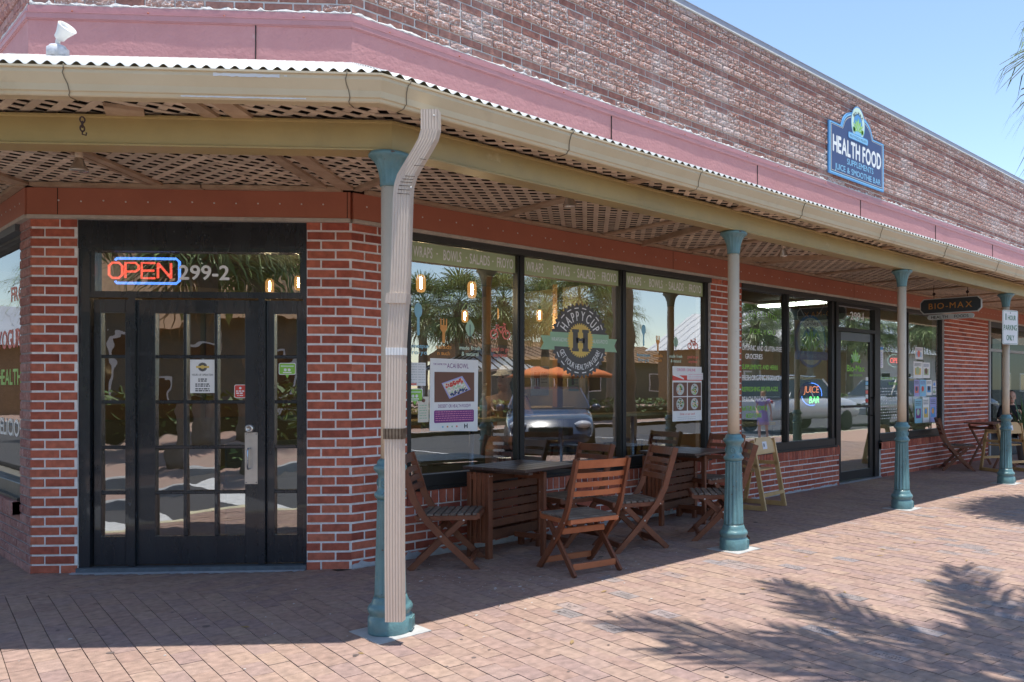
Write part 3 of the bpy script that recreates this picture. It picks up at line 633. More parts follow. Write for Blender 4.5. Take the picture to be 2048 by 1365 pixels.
# ------------------------------------------------------------ canopy
rafter_m = pm('rafter_painted_shade', (.05, .04, .03), .9)  # rafter colour darkened to stand for shade above the lattice
K = thing('canopy', 'walkway canopy with white corrugated roof, mustard beam and lattice ceiling', 'canopy')
def mir(p): return (p[1] - A, p[0] + A)
def path(c, xe): return [(xe, c[1]), c, mir(c), (mir(c)[0], 8.0)]
def sweep(mb, pth, prof, mi=None, smooth=False):
    pts = [Vector(p) for p in pth]; N = len(pts); offs = []
    for i in range(N):
        d0 = (pts[i] - pts[i - 1]).normalized() if i else None; d1 = (pts[i + 1] - pts[i]).normalized() if i < N - 1 else None
        ns = [Vector((-d.y, d.x)) * -1 for d in (d0, d1) if d]      # path runs right to left, outward is to its left
        ns = [Vector((-n.x, -n.y)) for n in ns]; n = sum(ns, Vector((0, 0))) / len(ns); n = n / n.dot(ns[0]) if n.length else n; offs.append(n)
    k = len(prof); vs = []
    for p, o in zip(pts, offs):
        for q, z in prof: vs.append((p.x + o.x * q, p.y + o.y * q, z))
    fs = [(i * k + j, i * k + (j + 1) % k, (i + 1) * k + (j + 1) % k, (i + 1) * k + j) for i in range(N - 1) for j in range(k)]
    fs += [tuple(range(k)), tuple(range((N - 1) * k, N * k))[::-1]]
    mb.add(vs, fs, mi)
bp_ = path((-.6, -1.61), XE)
mb = MB(); sweep(mb, bp_, [(-.07, 2.565), (.07, 2.565), (.07, 2.574), (.060, 2.580), (.060, 2.708), (.072, 2.714), (.072, 2.724), (-.07, 2.724)])
bm = mb.build('beam', [beam_m], K)
GP = path((-.80, -1.855), XE)
mb = MB(); sweep(mb, GP, [(0, 2.712), (.062, 2.712), (.068, 2.718), (.070, 2.730), (.078, 2.735), (.083, 2.765), (.096, 2.790), (.108, 2.812), (.108, 2.828), (.118, 2.832), (.118, 2.842), (.104, 2.842), (.104, 2.834), (.1, 2.815), (.074, 2.74), (.008, 2.722), (.008, 2.85), (0, 2.85)])
gu = mb.build('gutter', [gut_m], K)
# gutter joints and hanger wires
def gwrap(mb, p, d, n_, wv=.004, r=.0022, mi=0):
    pr = [(.10, 2.845), (.121, 2.846), (.121, 2.83), (.111, 2.824), (.111, 2.81), (.099, 2.788), (.086, 2.764), (.081, 2.734), (.072, 2.73), (.070, 2.714), (.05, 2.709), (.0, 2.709)]
    mb.tube([(p[0] + n_[0] * a + d[0] * wv * math.sin(i * 1.1), p[1] + n_[1] * a + d[1] * wv * math.sin(i * 1.1), z) for i, (a, z) in enumerate(pr)], r, 5, mi)
x = .05
for i, x in enumerate([-.70, .37, 1.57, 2.9, 4.25, 5.7, 7.2, 8.8, 10.4, 12, 13.6, 15.5]):
    m_ = MB(); gwrap(m_, (x, -1.855), (1, 0), (0, -1), .006, .003 if i % 2 else .0022)
    if i % 2 == 0: m_.box((x - .02, -1.963, 2.834), (x + .02, -1.96, 2.845))
    m_.build('strap', [pm('dark_joint', (.20, .17, .12), .5)], gu)
for s_ in (.12, 1.43, 2.06):     # on the corner run
    px, py = -.80 - s_ * r2, -1.855 + s_ * r2; m_ = MB(); gwrap(m_, (px, py), (r2, -r2), (-r2, -r2), .006); m_.build('strap', [MATS['dark_joint']], gu)
pk = MB(CF)     # patches of bare white where the paint has peeled
rnd = random.Random(2)
def peel(x0, x1, z, h, d):
    n = int((x1 - x0) / .012); top = [(x0 + (x1 - x0) * i / n, z + h * .5 * rnd.uniform(.6, 1), d) for i in range(n + 1)]; bo = [(x0 + (x1 - x0) * i / n, z - h * .5 * rnd.uniform(.5, 1), d) for i in range(n + 1)]
    pk.add(top + bo, [(i, i + n + 1, i + n + 2, i + 1) for i in range(n)])
gd = 2.655 * r2 + .1192     # gutter's outer lip from the wall corner plane
peel(.0, .31, 2.817, .019, 1.8774 + .1092); peel(.33, .345, 2.818, .006, 1.8774 + .1092); peel(-.17, .42, 2.7225, .009, 1.8774 + .0708)
pk.build('peeled_patch', [white_m], gu)
# corrugated roof, three slopes
ZE, ZW = 2.884, 3.64
def roof(e0, e1, w0, w1, seed):
    e0, e1, w0, w1 = map(Vector, (e0, e1, w0, w1)); d = (e1 - e0); L = d.length; d.normalize(); inn = Vector((d.y, -d.x))
    if inn.dot(w0 - e0) < 0: inn = -inn
    D = (w0 - e0).dot(inn); a = (w0 - e0).dot(d); b = (w1 - e0).dot(d); n = int(L / .0067); mb = MB(); vs = []; rows = 4; rnd = random.Random(seed)
    for i in range(n + 1):
        t = L * i / n; f = 1.0
        if t < a: f = t / a if a > 0 else 1
        if t > b: f = (L - t) / (L - b)
        f = max(f, .002); ph = 2 * math.pi * t / .067; o = -.012 if True else 0
        for j in range(rows + 1):
            q = f * j / rows; p = e0 + d * t + inn * (D * q + (-.04 if j == 0 else 0))
            vs.append((p.x, p.y, ZE + (ZW - ZE) * q + .0105 * math.sin(ph) - (.012 if j == 0 else 0) + .006 * noise.noise((t * .9, seed, 0))))
    k = rows + 1; mb.smooth = True
    mb.add(vs, [(i * k + j, i * k + j + 1, (i + 1) * k + j + 1, (i + 1) * k + j) for i in range(n) for j in range(rows)]); mb.smooth = False
    o = mb.build('roof_sheet', [tin_m, tin_shade], K); s = o.modifiers.new('thickness', 'SOLIDIFY'); s.thickness = .0022; s.material_offset = 1; return o
e = (-.80, -1.88); em = mir(e)
roof((XE, -1.88), e, (XE, 0), (0, 0), 1); roof(e, em, (0, 0), (-A, A), 2); roof(em, (em[0], 8), (-A, A), (-A, 8), 3)
# rafters above the lattice
for i in range(15): mb = MB(); mb.beam((.3 + i * 1.3, -.02, 3.50), (.3 + i * 1.3, -1.82, 2.80), .04, .09); mb.build('rafter', [rafter_m], K)
for s_ in (.1, .75, 1.45, 2.1): mb = MB(); mb.beam((-s_ * r2, s_ * r2, 3.5), (-.85 - s_ * r2 * .9, -1.0 + s_ * r2 * 1.1, 2.85), .04, .09); mb.build('rafter', [rafter_m], K)
# lattice ceiling
def lattice(poly, ang, low, z=2.738, pitch=.094, wd=.038, th=.004, seed=1):
    rnd = random.Random(seed); mb = MB(); xs = [p[0] for p in poly]; ys = [p[1] for p in poly]; c = Vector((sum(xs) / len(xs), sum(ys) / len(ys)))
    Rr = max((Vector(p) - c).length for p in poly) + .1; area = sum(poly[i][0] * poly[(i + 1) % len(poly)][1] - poly[(i + 1) % len(poly)][0] * poly[i][1] for i in range(len(poly)))
    if area < 0: poly = poly[::-1]
    for lay, a in enumerate((ang, ang + math.pi / 2)):
        zz = z + (0 if lay == low else th + .0005); u = Vector((math.cos(a), math.sin(a))); v = Vector((-u.y, u.x)); n = int(2 * Rr / pitch)
        for i in range(n + 1):
            s = -Rr + i * pitch + rnd.uniform(-.003, .003); w_ = wd * rnd.uniform(.93, 1.05)
            q = [c + u * -Rr + v * (s - w_ / 2), c + u * Rr + v * (s - w_ / 2), c + u * Rr + v * (s + w_ / 2), c + u * -Rr + v * (s + w_ / 2)]; q = [(p.x, p.y) for p in q]
            for k in range(len(poly)):
                p0, p1 = poly[k], poly[(k + 1) % len(poly)]; nn = (p1[1] - p0[1], -(p1[0] - p0[0])); q = clip(q, nn, nn[0] * p0[0] + nn[1] * p0[1])
                if len(q) < 3: break
            if len(q) >= 3:
                sag = rnd.uniform(-.0015, .0015); mb.prism(q, zz + sag, zz + th + sag, 0)
    return mb
yo = -1.85; panels = []
xs_ = [0, 1.25, 2.42, 3.65, 4.9, 6.1, 7.35, 8.6, 9.8, 11.0, 12.3, 13.5, 15, 17.5, XE]
c45 = R_(45)
mb0 = lattice([(0, 0), (1.25, 0), (1.15, yo), (-.80, yo)], c45, 1, seed=3); mb0.build('lattice', [wood_m], K)
for i in range(1, len(xs_) - 1):
    sl = -.1; lattice([(xs_[i], 0), (xs_[i + 1], 0), (xs_[i + 1] + sl, yo), (xs_[i] + sl, yo)], c45 + R_((-2, 3, 1, -1)[i % 4]), (0, 0, 1, 0, 1)[i % 5], seed=i + 5).build('lattice', [wood_m], K)
ec = (-.79, -1.84); ecm = mir(ec); cm = lambda s, d: (-s * r2 - d * r2, s * r2 - d * r2)
lattice([cm(0, 0), ec, cm(.62, 1.9), cm(.62, 0)], R_(88), 1, seed=30).build('lattice', [wood_m], K)
lattice([cm(.62, 0), cm(.62, 1.9), cm(1.35, 1.9), cm(1.35, 0)], R_(92), 0, seed=31).build('lattice', [wood_m], K)
lattice([cm(1.35, 0), cm(1.35, 1.9), ecm, cm(2.198, 0)], R_(91), 1, seed=32).build('lattice', [wood_m], K)
lattice([(-A, A), ecm, (ecm[0], 5), (-A, 5)], c45, 0, seed=33).build('lattice', [wood_m], K)
# ceiling boards under the lattice joints and along the wall
bd = MB(); rnd = random.Random(9)
def board(p, q, w_=.075, th=.018, z=2.728): bd.beam((p[0], p[1], z), (q[0], q[1], z), w_, th, (0, 0, 1), 0)
for i in range(1, len(xs_) - 1): board((xs_[i], -.03), (xs_[i] - .1, yo), .07 + .02 * (i % 2))
board((2.95, -.05), (2.55, -1.54), .04, .05, 2.715); board((4.35, -.05), (5.2, -1.54), .04, .05, 2.715)
for s_, w_ in ((.0, .10), (.16, .075), (1.27, .06), (1.33, .03), (2.198, .09)): board(cm(s_ + .02, .03), cm(s_ + .02, 1.90), w_, .02)
board((.02, -.05), (-.10, -1.5), .05, .03); board((-A - .05, A + .02), (-3.3, A + .2), .06)
for i in range(6):
    a = i * 3.6 + .08; j = rnd.uniform(-.004, .004); bd.beam((a, -.055 + j, 2.718), (a + 3.58, -.055 - j, 2.722), .05, .026)
for a, b in ((.05, 1.0), (1.01, 2.15)): bd.beam((*cm(a, .055), 2.718), (*cm(b, .055), 2.72), .05, .026)
bd.beam((-A - .055, A, 2.72), (-A - .055, 6, 2.72), .05, .026)
bd.beam((*cm(.55, 1.75), 2.727), (*cm(.75, 1.35), 2.727), .17, .02)
bd.build('ceiling_board', [wboard_m], K)
# ------------------------------------------------------------ columns
def column(x, y, label, first=None):
    t = thing('canopy_column', label, 'column', (x, y, 0), group='cast iron columns along the walkway')
    m = MB(); 
    base = [(.113, .004), (.114, .01), (.114, .088), (.104, .098), (.103, .104), (.113, .118), (.116, .135), (.108, .152), (.096, .16), (.095, .168), (.088, .184), (.083, .2)]
    m.lathe(base, 40, 0)
    fl = [(.083, .2, 0), (.082, .215, .010), (.075, .45, .010), (.068, .70, .009), (.068, .715, 0)]
    m.lathe(fl, 112, 0, flute=14)
    m.lathe([(.066, .715), (.076, .722), (.082, .734), (.082, .744), (.074, .752), (.068, .76), (.062, .775), (.061, .83), (.064, .85), (.075, .86), (.084, .872), (.086, .884), (.080, .895), (.068, .90), (.066, .915), (.060, .925), (.052, .93)], 36, 0)
    for k in range(4):
        a = k * math.pi / 2 + .6; Mx = Matrix.Rotation(a, 4, 'Z') @ Matrix.Translation((.060, 0, .802)) @ Matrix.Rotation(math.pi / 2, 4, 'Y')
        m.lathe([(.024, 0), (.024, .006), (.017, .010), (.014, .005), (.006, .006), (.004, .012)], 18, 0, Mx)
    a = R_(-40); m.box((.098, -.045, .012), (.119, .045, .078), 0, Matrix.Rotation(a, 4, 'Z'))
    for dz in (.028, .045, .062):
        for dy in (-.025, -.008, .01, .027): m.box((.119, dy - .006, dz - .006), (.122, dy + .004, dz + .005), 0, Matrix.Rotation(a, 4, 'Z'))
    m.build('base', [teal_m], t)
    m = MB(); m.lathe([(.049, .93), (.047, 1.2), (.0475, 2.39)], 28, 0); m.build('shaft', [tan_m], t)
    m = MB(); m.lathe([(.051, 2.385, 0), (.052, 2.40, 0), (.054, 2.42, .004), (.060, 2.46, .005), (.075, 2.505, .006), (.096, 2.53, .006), (.110, 2.540, .003), (.112, 2.550, 0), (.104, 2.563, 0), (.06, 2.5645, 0)], 64, 0, flute=16)
    m.build('capital', [teal_m], t)
    m = MB(); m.prism([(-.16, -.17), (.15, -.16), (.16, .15), (-.15, .16)], -.01, .0032); m.build('pad', [conc_m], t)
    return t
c0 = column(-.6, -1.61, 'teal and tan column behind the beige downspout at the corner')
for x, lb in ((2.4, 'teal and tan column in front of the second cafe table'), (5.35, 'teal and tan column in front of the two-pane juice bar window'), (8.4, 'teal and tan column carrying the parking sign')):
    dup(c0, (x, -1.61, 0), 0, lb)
dup(c0, (mir((-.6, -1.61))[0], mir((-.6, -1.61))[1], 0), 1.0, 'teal and tan column at the left turn of the canopy, out of the picture')
bpy.data.objects.remove  # noqa
# ------------------------------------------------------------ downspout
D = thing('downspout', 'beige ribbed metal downspout strapped to the corner column', 'downspout', (0, 0, 0))
def ribbed(mb, pts, w_, d_, right):
    right = Vector(right).normalized(); n = 12; prof = []
    for i in range(n + 1): prof.append((-w_ / 2 + w_ * i / n, -d_ / 2 + (.0045 if (i % 2 and 0 < i < n) else 0)))
    for i in range(n + 1): prof.append((w_ / 2 - w_ * i / n, d_ / 2 - (.0045 if (i % 2 and 0 < i < n) else 0)))
    P = [Vector(p) for p in pts]; vs = []; k = len(prof)
    for i, p in enumerate(P):
        d = (P[min(i + 1, len(P) - 1)] - P[max(i - 1, 0)]).normalized(); f = right.cross(d).normalized(); r = d.cross(f).normalized() if False else right
        for a, b in prof: vs.append(tuple(p + r * a + f * b))
    mb.add(vs, [(i * k + j, i * k + (j + 1) % k, (i + 1) * k + (j + 1) % k, (i + 1) * k + j) for i in range(len(P) - 1) for j in range(k)] + [tuple(range(k)), tuple(range((len(P) - 1) * k, len(P) * k))[::-1]])
RV = (.657, -.754, 0); FV = Vector((.754, .657, 0))
def near(px, py, depth):     # point from bearing and distance measured on site (metres)
    a = (px - 1375) / 1660; b = -(py - 772) / 1660
    return Vector((-2.915 + depth * (FV.x + a * .657), -5.745 + depth * (FV.y - a * .754), 1.32 + depth * b))
dp = [near(862, 222, 4.22), near(862, 262, 4.22), near(857, 280, 4.22), near(846, 300, 4.22), near(828, 330, 4.22), near(815, 352, 4.22), near(809, 372, 4.22), near(807, 395, 4.22), near(802, 560, 4.22), near(793, 700, 4.22), near(790, 900, 4.22), near(790, 1100, 4.225), near(791, 1242, 4.23)]
mb = MB(); ribbed(mb, dp, .086, .055, RV); dsp = mb.build('pipe', [pm('beige_downspout', (.60, .50, .41), .4, .04, 4, .1, 30)], D)
m = MB(); ribbed(m, [near(798, 588, 4.22), near(796, 608, 4.22)], .104, .070, RV); m.build('sleeve', [MATS['beige_downspout']], D)
m = MB(); ribbed(m, [near(790, 857, 4.22), near(790, 878, 4.22)], .098, .064, RV); m.build('strap', [pm('rust_steel_strap', (.16, .12, .09), .35, .4, 20, metal=.7)], D)
m = MB(); ribbed(m, [near(793, 696, 4.22), near(793, 711, 4.22)], .089, .058, RV); m.build('bare_patch', [white_m], D)
m = MB()
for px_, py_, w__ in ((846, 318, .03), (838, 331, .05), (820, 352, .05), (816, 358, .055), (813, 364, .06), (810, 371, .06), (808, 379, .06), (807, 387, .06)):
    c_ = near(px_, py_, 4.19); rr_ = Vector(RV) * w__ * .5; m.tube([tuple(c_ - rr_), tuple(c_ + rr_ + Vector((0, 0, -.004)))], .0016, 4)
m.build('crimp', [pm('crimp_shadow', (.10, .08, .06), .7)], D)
m = MB(); rnd = random.Random(4)
for p_ in (near(868, 232, 4.185), near(822, 376, 4.185)): m.lathe([(.006, 0), (.005, .004), (.002, .005)], 8, 0, Matrix.Translation(p_) @ (Matrix.Rotation(math.pi / 2, 4, 'X')))
m.build('screw', [steel_m], D)
# thin wire and chain links hooked over the beam
m = thing('beam_hook', 'rusty chain links hooked over the mustard beam at upper left', 'hook', tuple(near(165, 240, 4.02)))
h = MB(); 
for i, (z, a) in enumerate(((.0, 0), (-.022, 1.5), (-.042, .3))): h.tube([(.010 * math.cos(t) * math.cos(a) , .010 * math.cos(t) * math.sin(a), z + .015 * math.sin(t)) for t in [k * math.pi / 5 for k in range(10)]], .0035, 6, close=True)
h.tube([(0, 0, -.052), (0, 0, -.07), (.018 * .657, -.018 * .754, -.075), (.02 * .657, -.02 * .754, -.062)], .0035, 6)
h.build('chain', [pm('rust', (.06, .03, .02), .8, .4, 40)], m)
# lamps under the lattice
def bulb(p, label, rz=0, tilt=0.):
    t = thing('ceiling_floodlamp', label, 'lamp', p, rz, 'reflector lamps under the lattice')
    m = MB(); Mx = Matrix.Rotation(tilt, 4, 'Y'); m.lathe([(.013, 0), (.020, -.006), (.022, -.03), (.017, -.045)], 16, 0, Mx); m.build('socket', [tan_m], t)
    m = MB(); m.lathe([(.017, -.045), (.022, -.055), (.030, -.075), (.044, -.105), (.050, -.118), (.048, -.124), (.02, -.130), (.001, -.131)], 20, 0, Mx); m.build('bulb', [pm('reflector_bulb', (.55, .50, .42), .22, .1, 20, .0, metal=.7)], t)
    return t
b0 = bulb((-1.56, .27, 2.73), 'reflector lamp hanging below the beam over the entrance')
bulb((1.0, -1.2, 2.73), 'reflector lamp on the ceiling board left of the second column', .6, -.5); bulb((3.92, -1.05, 2.73), 'reflector lamp on the lattice right of the second column', .6, -.6)
# floodlight on the roof
t = thing('roof_floodlight', 'white swivel floodlight on a round box above the entrance roof', 'floodlight', (*cm(1.79, .34), 3.50))
m = MB(); m.lathe([(.062, 0), (.062, .055), (.052, .062), (.045, .075), (.012, .085)], 24, 0); m.build('junction_box', [pm('chalky_box', (.50, .51, .54), .8, .3, 30)], t)
m = MB(); m.tube([(0, 0, .08), (0, 0, .11), (.02 * .657, -.02 * .754, .13)], .014, 10); m.build('arm', [white_m], t)
m = MB(); ax = Vector((.30, -.62, .62)).normalized(); q = Vector((0, 0, 1)).rotation_difference(ax).to_matrix().to_4x4()
m.lathe([(.018, -.02), (.03, -.01), (.034, .02), (.05, .07), (.056, .085), (.052, .09), (.045, .07), (.001, .06)], 22, 0, Matrix.Translation((.01, -.01, .135)) @ q); m.build('lamp_head', [white_m], t)
# ------------------------------------------------------------ folding chairs
def make_chair(label, orange=False):
    t = thing('folding_chair', label, 'chair', group='brown slatted folding chairs at the cafe tables')
    w1 = teako_m if orange else teak_m; rnd = random.Random(3)
    prof = [(.245, .0), (.05, .19), (-.115, .375), (-.185, .50), (-.215, .60), (-.285, .815)]
    for s in (-1, 1):
        y = s * .212; m = MB(); W2 = .023; vs = []; fs = []
        for i, (x, z) in enumerate(prof):
            a = prof[max(i - 1, 0)]; b = prof[min(i + 1, len(prof) - 1)]; dx, dz = b[0] - a[0], b[1] - a[1]; L = math.hypot(dx, dz); nx, nz = dz / L * W2, -dx / L * W2
            if i == 0: nx, nz = W2 * 1.25, 0
            for yy in (y - .011, y + .011): vs += [(x - nx, yy, z - nz), (x + nx, yy, z + nz)]
        for i in range(len(prof) - 1):
            k = i * 4; fs += [(k, k + 1, k + 5, k + 4), (k + 2, k + 6, k + 7, k + 3), (k, k + 4, k + 6, k + 2), (k + 1, k + 3, k + 7, k + 5)]
        n = len(vs); fs += [(0, 2, 3, 1), (n - 4, n - 3, n - 1, n - 2)]
        m.add(vs, fs, 0); m.build('long_leg', [teak_m], t)
        m = MB(); y = s * .186; m.beam((-.225, y, .0), (.165, y, .365), .021, .044, (0, 0, 1), 0, .003); m.build('cross_leg', [teak_m], t)
    m = MB()
    for i in range(8): x = -.155 + i * .053; m.bbox((x, -.195, .386), (x + .043, .195, .402), .003, 0)
    for s in (-1, 1): m.bbox((-.17, s * .187 - .011, .352), (.255, s * .187 + .011, .386), .003, 1)
    m.bbox((.245, -.197, .36), (.268, .197, .402), .003, 1)
    m.bbox((-.185, -.197, .36), (-.163, .197, .392), .003, 1)
    m.build('seat', [teakg_m, w1], t)
    for z0, h, x in ((.752, .058, -.272), (.682, .038, -.247), (.618, .038, -.226), (.553, .040, -.207)):
        m = MB(); n = 8; vs = []
        for i in range(n + 1):
            yy = -.201 + .402 * i / n; bow = -.022 * (1 - (yy / .201) ** 2)
            for dx in (-.006, .007): vs += [(x + bow + dx + .012, yy, z0), (x + bow + dx + .012 - h * .3, yy, z0 + h)]
        fs = []
        for i in range(n): k = i * 4; fs += [(k, k + 4, k + 5, k + 1), (k + 2, k + 3, k + 7, k + 6), (k, k + 2, k + 6, k + 4), (k + 1, k + 5, k + 7, k + 3)]
        fs += [(0, 1, 3, 2), (4 * n, 4 * n + 2, 4 * n + 3, 4 * n + 1)]; m.add(vs, fs, 0); m.build('back_slat', [w1], t)
    for p, w_ in (((.205, .055), .40), ((-.17, .06), .352), ((-.02, .29), .352)):
        m = MB(); m.bbox((p[0] - .011, -w_ / 2, p[1] - .022), (p[0] + .011, w_ / 2, p[1] + .022), .003, 0); m.build('stretcher', [w1], t)
    m = MB()
    for s in (-1, 1):
        Mx = Matrix.Translation((-.0, s * .223, .243)) @ Matrix.Rotation(-s * math.pi / 2, 4, 'X'); m.lathe([(.0085, 0), (.0075, .003), (.003, .005)], 10, 0, Mx)
        Mx = Matrix.Translation((.155, s * .197, .352)) @ Matrix.Rotation(-s * math.pi / 2, 4, 'X'); m.lathe([(.008, 0), (.007, .003), (.003, .005)], 10, 0, Mx)
        Mx = Matrix.Translation((-.14, s * .223, .37)) @ Matrix.Rotation(-s * math.pi / 2, 4, 'X'); m.lathe([(.006, 0), (.005, .003)], 10, 0, Mx)
    m.build('bolt', [steel_m], t); return t
ch = make_chair('brown folding chair beside the corner column, facing the first cafe table')
ch.location = (.54, -.36, 0); ch.rotation_euler = (0, 0, R_(-41))
co = make_chair('orange-brown folding chair with its back to the sunlit paving', True); co.location = (1.10, -1.235, 0); co.rotation_euler = (0, 0, R_(79))
dup(ch, (1.93, -.93, 0), R_(160), 'brown folding chair between the two cafe tables, nearest the sunlight')
dup(ch, (1.76, -.36, 0), R_(178), 'brown folding chair against the wall behind the orange-brown chair')
dup(ch, (2.77, -1.17, 0), R_(136), 'brown folding chair half hidden behind the second column')
dup(ch, (3.62, -.36, 0), R_(180), 'brown folding chair between the second table and the high chair')
dup(ch, (9.68, -.36, 0), R_(-58), 'brown folding chair beyond the narrow window, against the far brick pier')
# ------------------------------------------------------------ drop-leaf tables
def make_table(label):
    t = thing('dropleaf_table', label, 'table', group='dark drop-leaf tables outside the shop'); rnd = random.Random(8)
    m = MB()
    for i in range(6): y = -.32 + i * .1065; m.bbox((-.33, y, .678), (.33, y + .1035, .700), .003, 0)
    for x in (-.27, .25): m.box((x, -.30, .655), (x + .045, .30, .6775), 0)
    m.build('table_top', [pm('dark_table_top', (.045, .028, .024), .38, .3, 6, .3, 40, col2=(.085, .055, .045), spec=.5)], t)
    # folded box base at the wall side
    for x in (-.31, .27):
        for y in (.06, .25): m = MB(); m.bbox((x, y, 0), (x + .045, y + .04, .655), .003, 0); m.build('leg', [teak_m], t)
    m = MB()
    for z in (.62, .545, .475, .405, .335, .265): m.bbox((-.264, .075, z - .03), (.269, .09, z + .028), .002, 0)
    m.bbox((-.264, .07, .14), (.269, .095, .215), .003, 0); m.bbox((-.264, .255, .14), (.269, .28, .215), .003, 0); m.bbox((-.264, .255, .59), (.269, .28, .65), .003, 0)
    m.build('slatted_side', [pm('table_side_wood', (.07, .027, .015), .5, .3, 8, .3, 50, island=.25, col2=(.16, .06, .028))], t)
    m = MB()
    for x in (-.306, .278):
        m = MB(); m.box((x + .006, .10, .12), (x + .012, .25, .16), 0); m.box((x + .006, .10, .60), (x + .012, .25, .64), 0)
        for y in (.105, .15, .195): m.bbox((x, y, .12), (x + .02, y + .035, .655), .002, 0)
        m.build('end_slat_panel', [teak_m], t)
    # swing-out gate leg
    m = MB(); m.bbox((-.02, -.235, 0), (.012, -.195, .655), .003, 0); m.bbox((-.018, -.20, .60), (.008, .07, .64), .003, 0); m.bbox((-.018, -.20, .13), (.008, .07, .17), .003, 0); m.build('gate_leg', [teako_m if False else teak_m], t)
    m = MB()
    for x, z in ((-.30, .63), (-.275, .63), (.285, .30), (.285, .45)): m.lathe([(.006, 0), (.004, .003)], 8, 0, Matrix.Translation((x, .06, z)) @ Matrix.Rotation(math.pi / 2, 4, 'X'))
    m.build('bolt', [steel_m], t); return t
t1 = make_table('dark drop-leaf table nearest the corner column'); t1.location = (1.16, -.47, 0); t1.rotation_euler = (0, 0, R_(11))
t2 = dup(t1, (3.12, -.46, 0), R_(8), 'dark drop-leaf table behind the second column')
# far cafe table, light brown with crossed legs
t = thing('folding_cafe_table', 'brown folding table by the last brick pier', 'table', (10.55, -.60, 0), R_(-20))
m = MB()
for i in range(7): m.bbox((-.33, -.30 + i * .086, .70), (.33, -.30 + i * .086 + .08, .72), .002, 0)
m.build('table_top', [teak_m], t)
for s in (-1, 1):
    for k in (-1, 1): m = MB(); m.beam((k * .26, s * .25, 0), (-k * .26, s * .25, .69), .02, .04, (0, 0, 1), 0, .003); m.build('leg', [teak_m], t)
m = MB(); m.bbox((-.26, -.25, .62), (-.24, .25, .66), .002, 0); m.bbox((.24, -.25, .62), (.26, .25, .66), .002, 0); m.build('apron', [teak_m], t)
# ------------------------------------------------------------ high chairs
def highchair(label):
    t = thing('high_chair', label, 'high chair', group='light wooden restaurant high chairs')
    for s in (-1, 1):
        m = MB(); y = s * .235; th = .011
        m.beam((-.25, y, 0), (-.10, y, .74), .022, .055, (0, 0, 1), 0, .003); m.beam((.25, y, 0), (.13, y, .64), .022, .055, (0, 0, 1), 0, .003)
        m.bbox((-.24, y - th, .0), (.25, y + th, .05), .003, 0); m.bbox((-.17, y - th, .45), (.17, y + th, .49), .003, 0); m.bbox((-.12, y - th, .60), (.15, y + th, .645), .003, 0)
        m.build('side_frame', [pine_m], t)
    m = MB(); m.prism([(-.225, 0), (.225, 0), (.225, .10), (.15, .175), (-.15, .175), (-.225, .10)], -.009, .009, 0, Matrix(((0, .2, 1, -.135), (1, 0, 0, 0), (0, 1, 0, .585), (0, 0, 0, 1)))); m.build('back_panel', [pine_m], t)
    m = MB(); m.rect(-.05, .05, .05, .13, .0, 0, Matrix(((0, .2, -1, -.146), (-1, 0, 0, 0), (0, 1, 0, .585), (0, 0, 0, 1)))); m.rect(-.03, .075, .0, .11, .0006, 1, Matrix(((0, .2, -1, -.146), (-1, 0, 0, 0), (0, 1, 0, .585), (0, 0, 0, 1)))); m.build('label_sticker', [flat('paper', (.72, .74, .80)), flat('ink_grey', (.15, .17, .2))], t)
    m = MB(); m.bbox((-.12, -.224, .40), (.15, .224, .418), .003, 0); m.build('seat', [pine_m], t)
    for x, z in ((-.235, .16), (.235, .20), (.14, .60)): m = MB(); m.bbox((x - .01, -.224, z - .02), (x + .01, .224, z + .02), .003, 0); m.build('rail', [pine_m], t)
    m = MB(); m.tube([(.0, .02, .45), (.02, .03, .47), (.10, .0, .44), (.12, -.06, .42)], .009, 6); m.build('belt', [dark_m], t)
    return t
h1 = highchair('wooden high chair by the juice bar window, right of the second column'); h1.location = (4.40, -.34, 0); h1.rotation_euler = (0, 0, R_(90 + 8))
dup(h1, (10.0, -1.0, 0), R_(65), 'wooden high chair behind the column with the parking sign')
# potted aloe and bottle at the far tables
t = thing('aloe_plant', 'spiky green aloe plant beside the parking sign column', 'plant', (11.3, -.9, 0))
m = MB(); m.lathe([(.13, 0), (.17, .34), (.18, .36), (.15, .36), (.14, .32), (.01, .32)], 20, 0); m.build('pot', [pm('grey_pot', (.2, .2, .2), .7)], t)
m = MB(); rnd = random.Random(6)
for i in range(26):
    a = rnd.uniform(0, 6.28); sp_ = rnd.uniform(.1, .45); h = rnd.uniform(.5, .95); w_ = rnd.uniform(.02, .035); p0 = Vector((math.cos(a) * .04, math.sin(a) * .04, .32)); p2 = Vector((math.cos(a) * sp_, math.sin(a) * sp_, .32 + h)); p1 = (p0 + p2) / 2 + Vector((0, 0, .08)); s = Vector((-math.sin(a), math.cos(a), 0)) * w_
    m.add([tuple(p0 - s), tuple(p0 + s), tuple(p1 + s * .8), tuple(p1 - s * .8), tuple(p2)], [(0, 1, 2, 3), (3, 2, 4)], 0)
m.build('leaves', [pm('aloe_green', (.09, .17, .07), .5, .3, 5)], t)
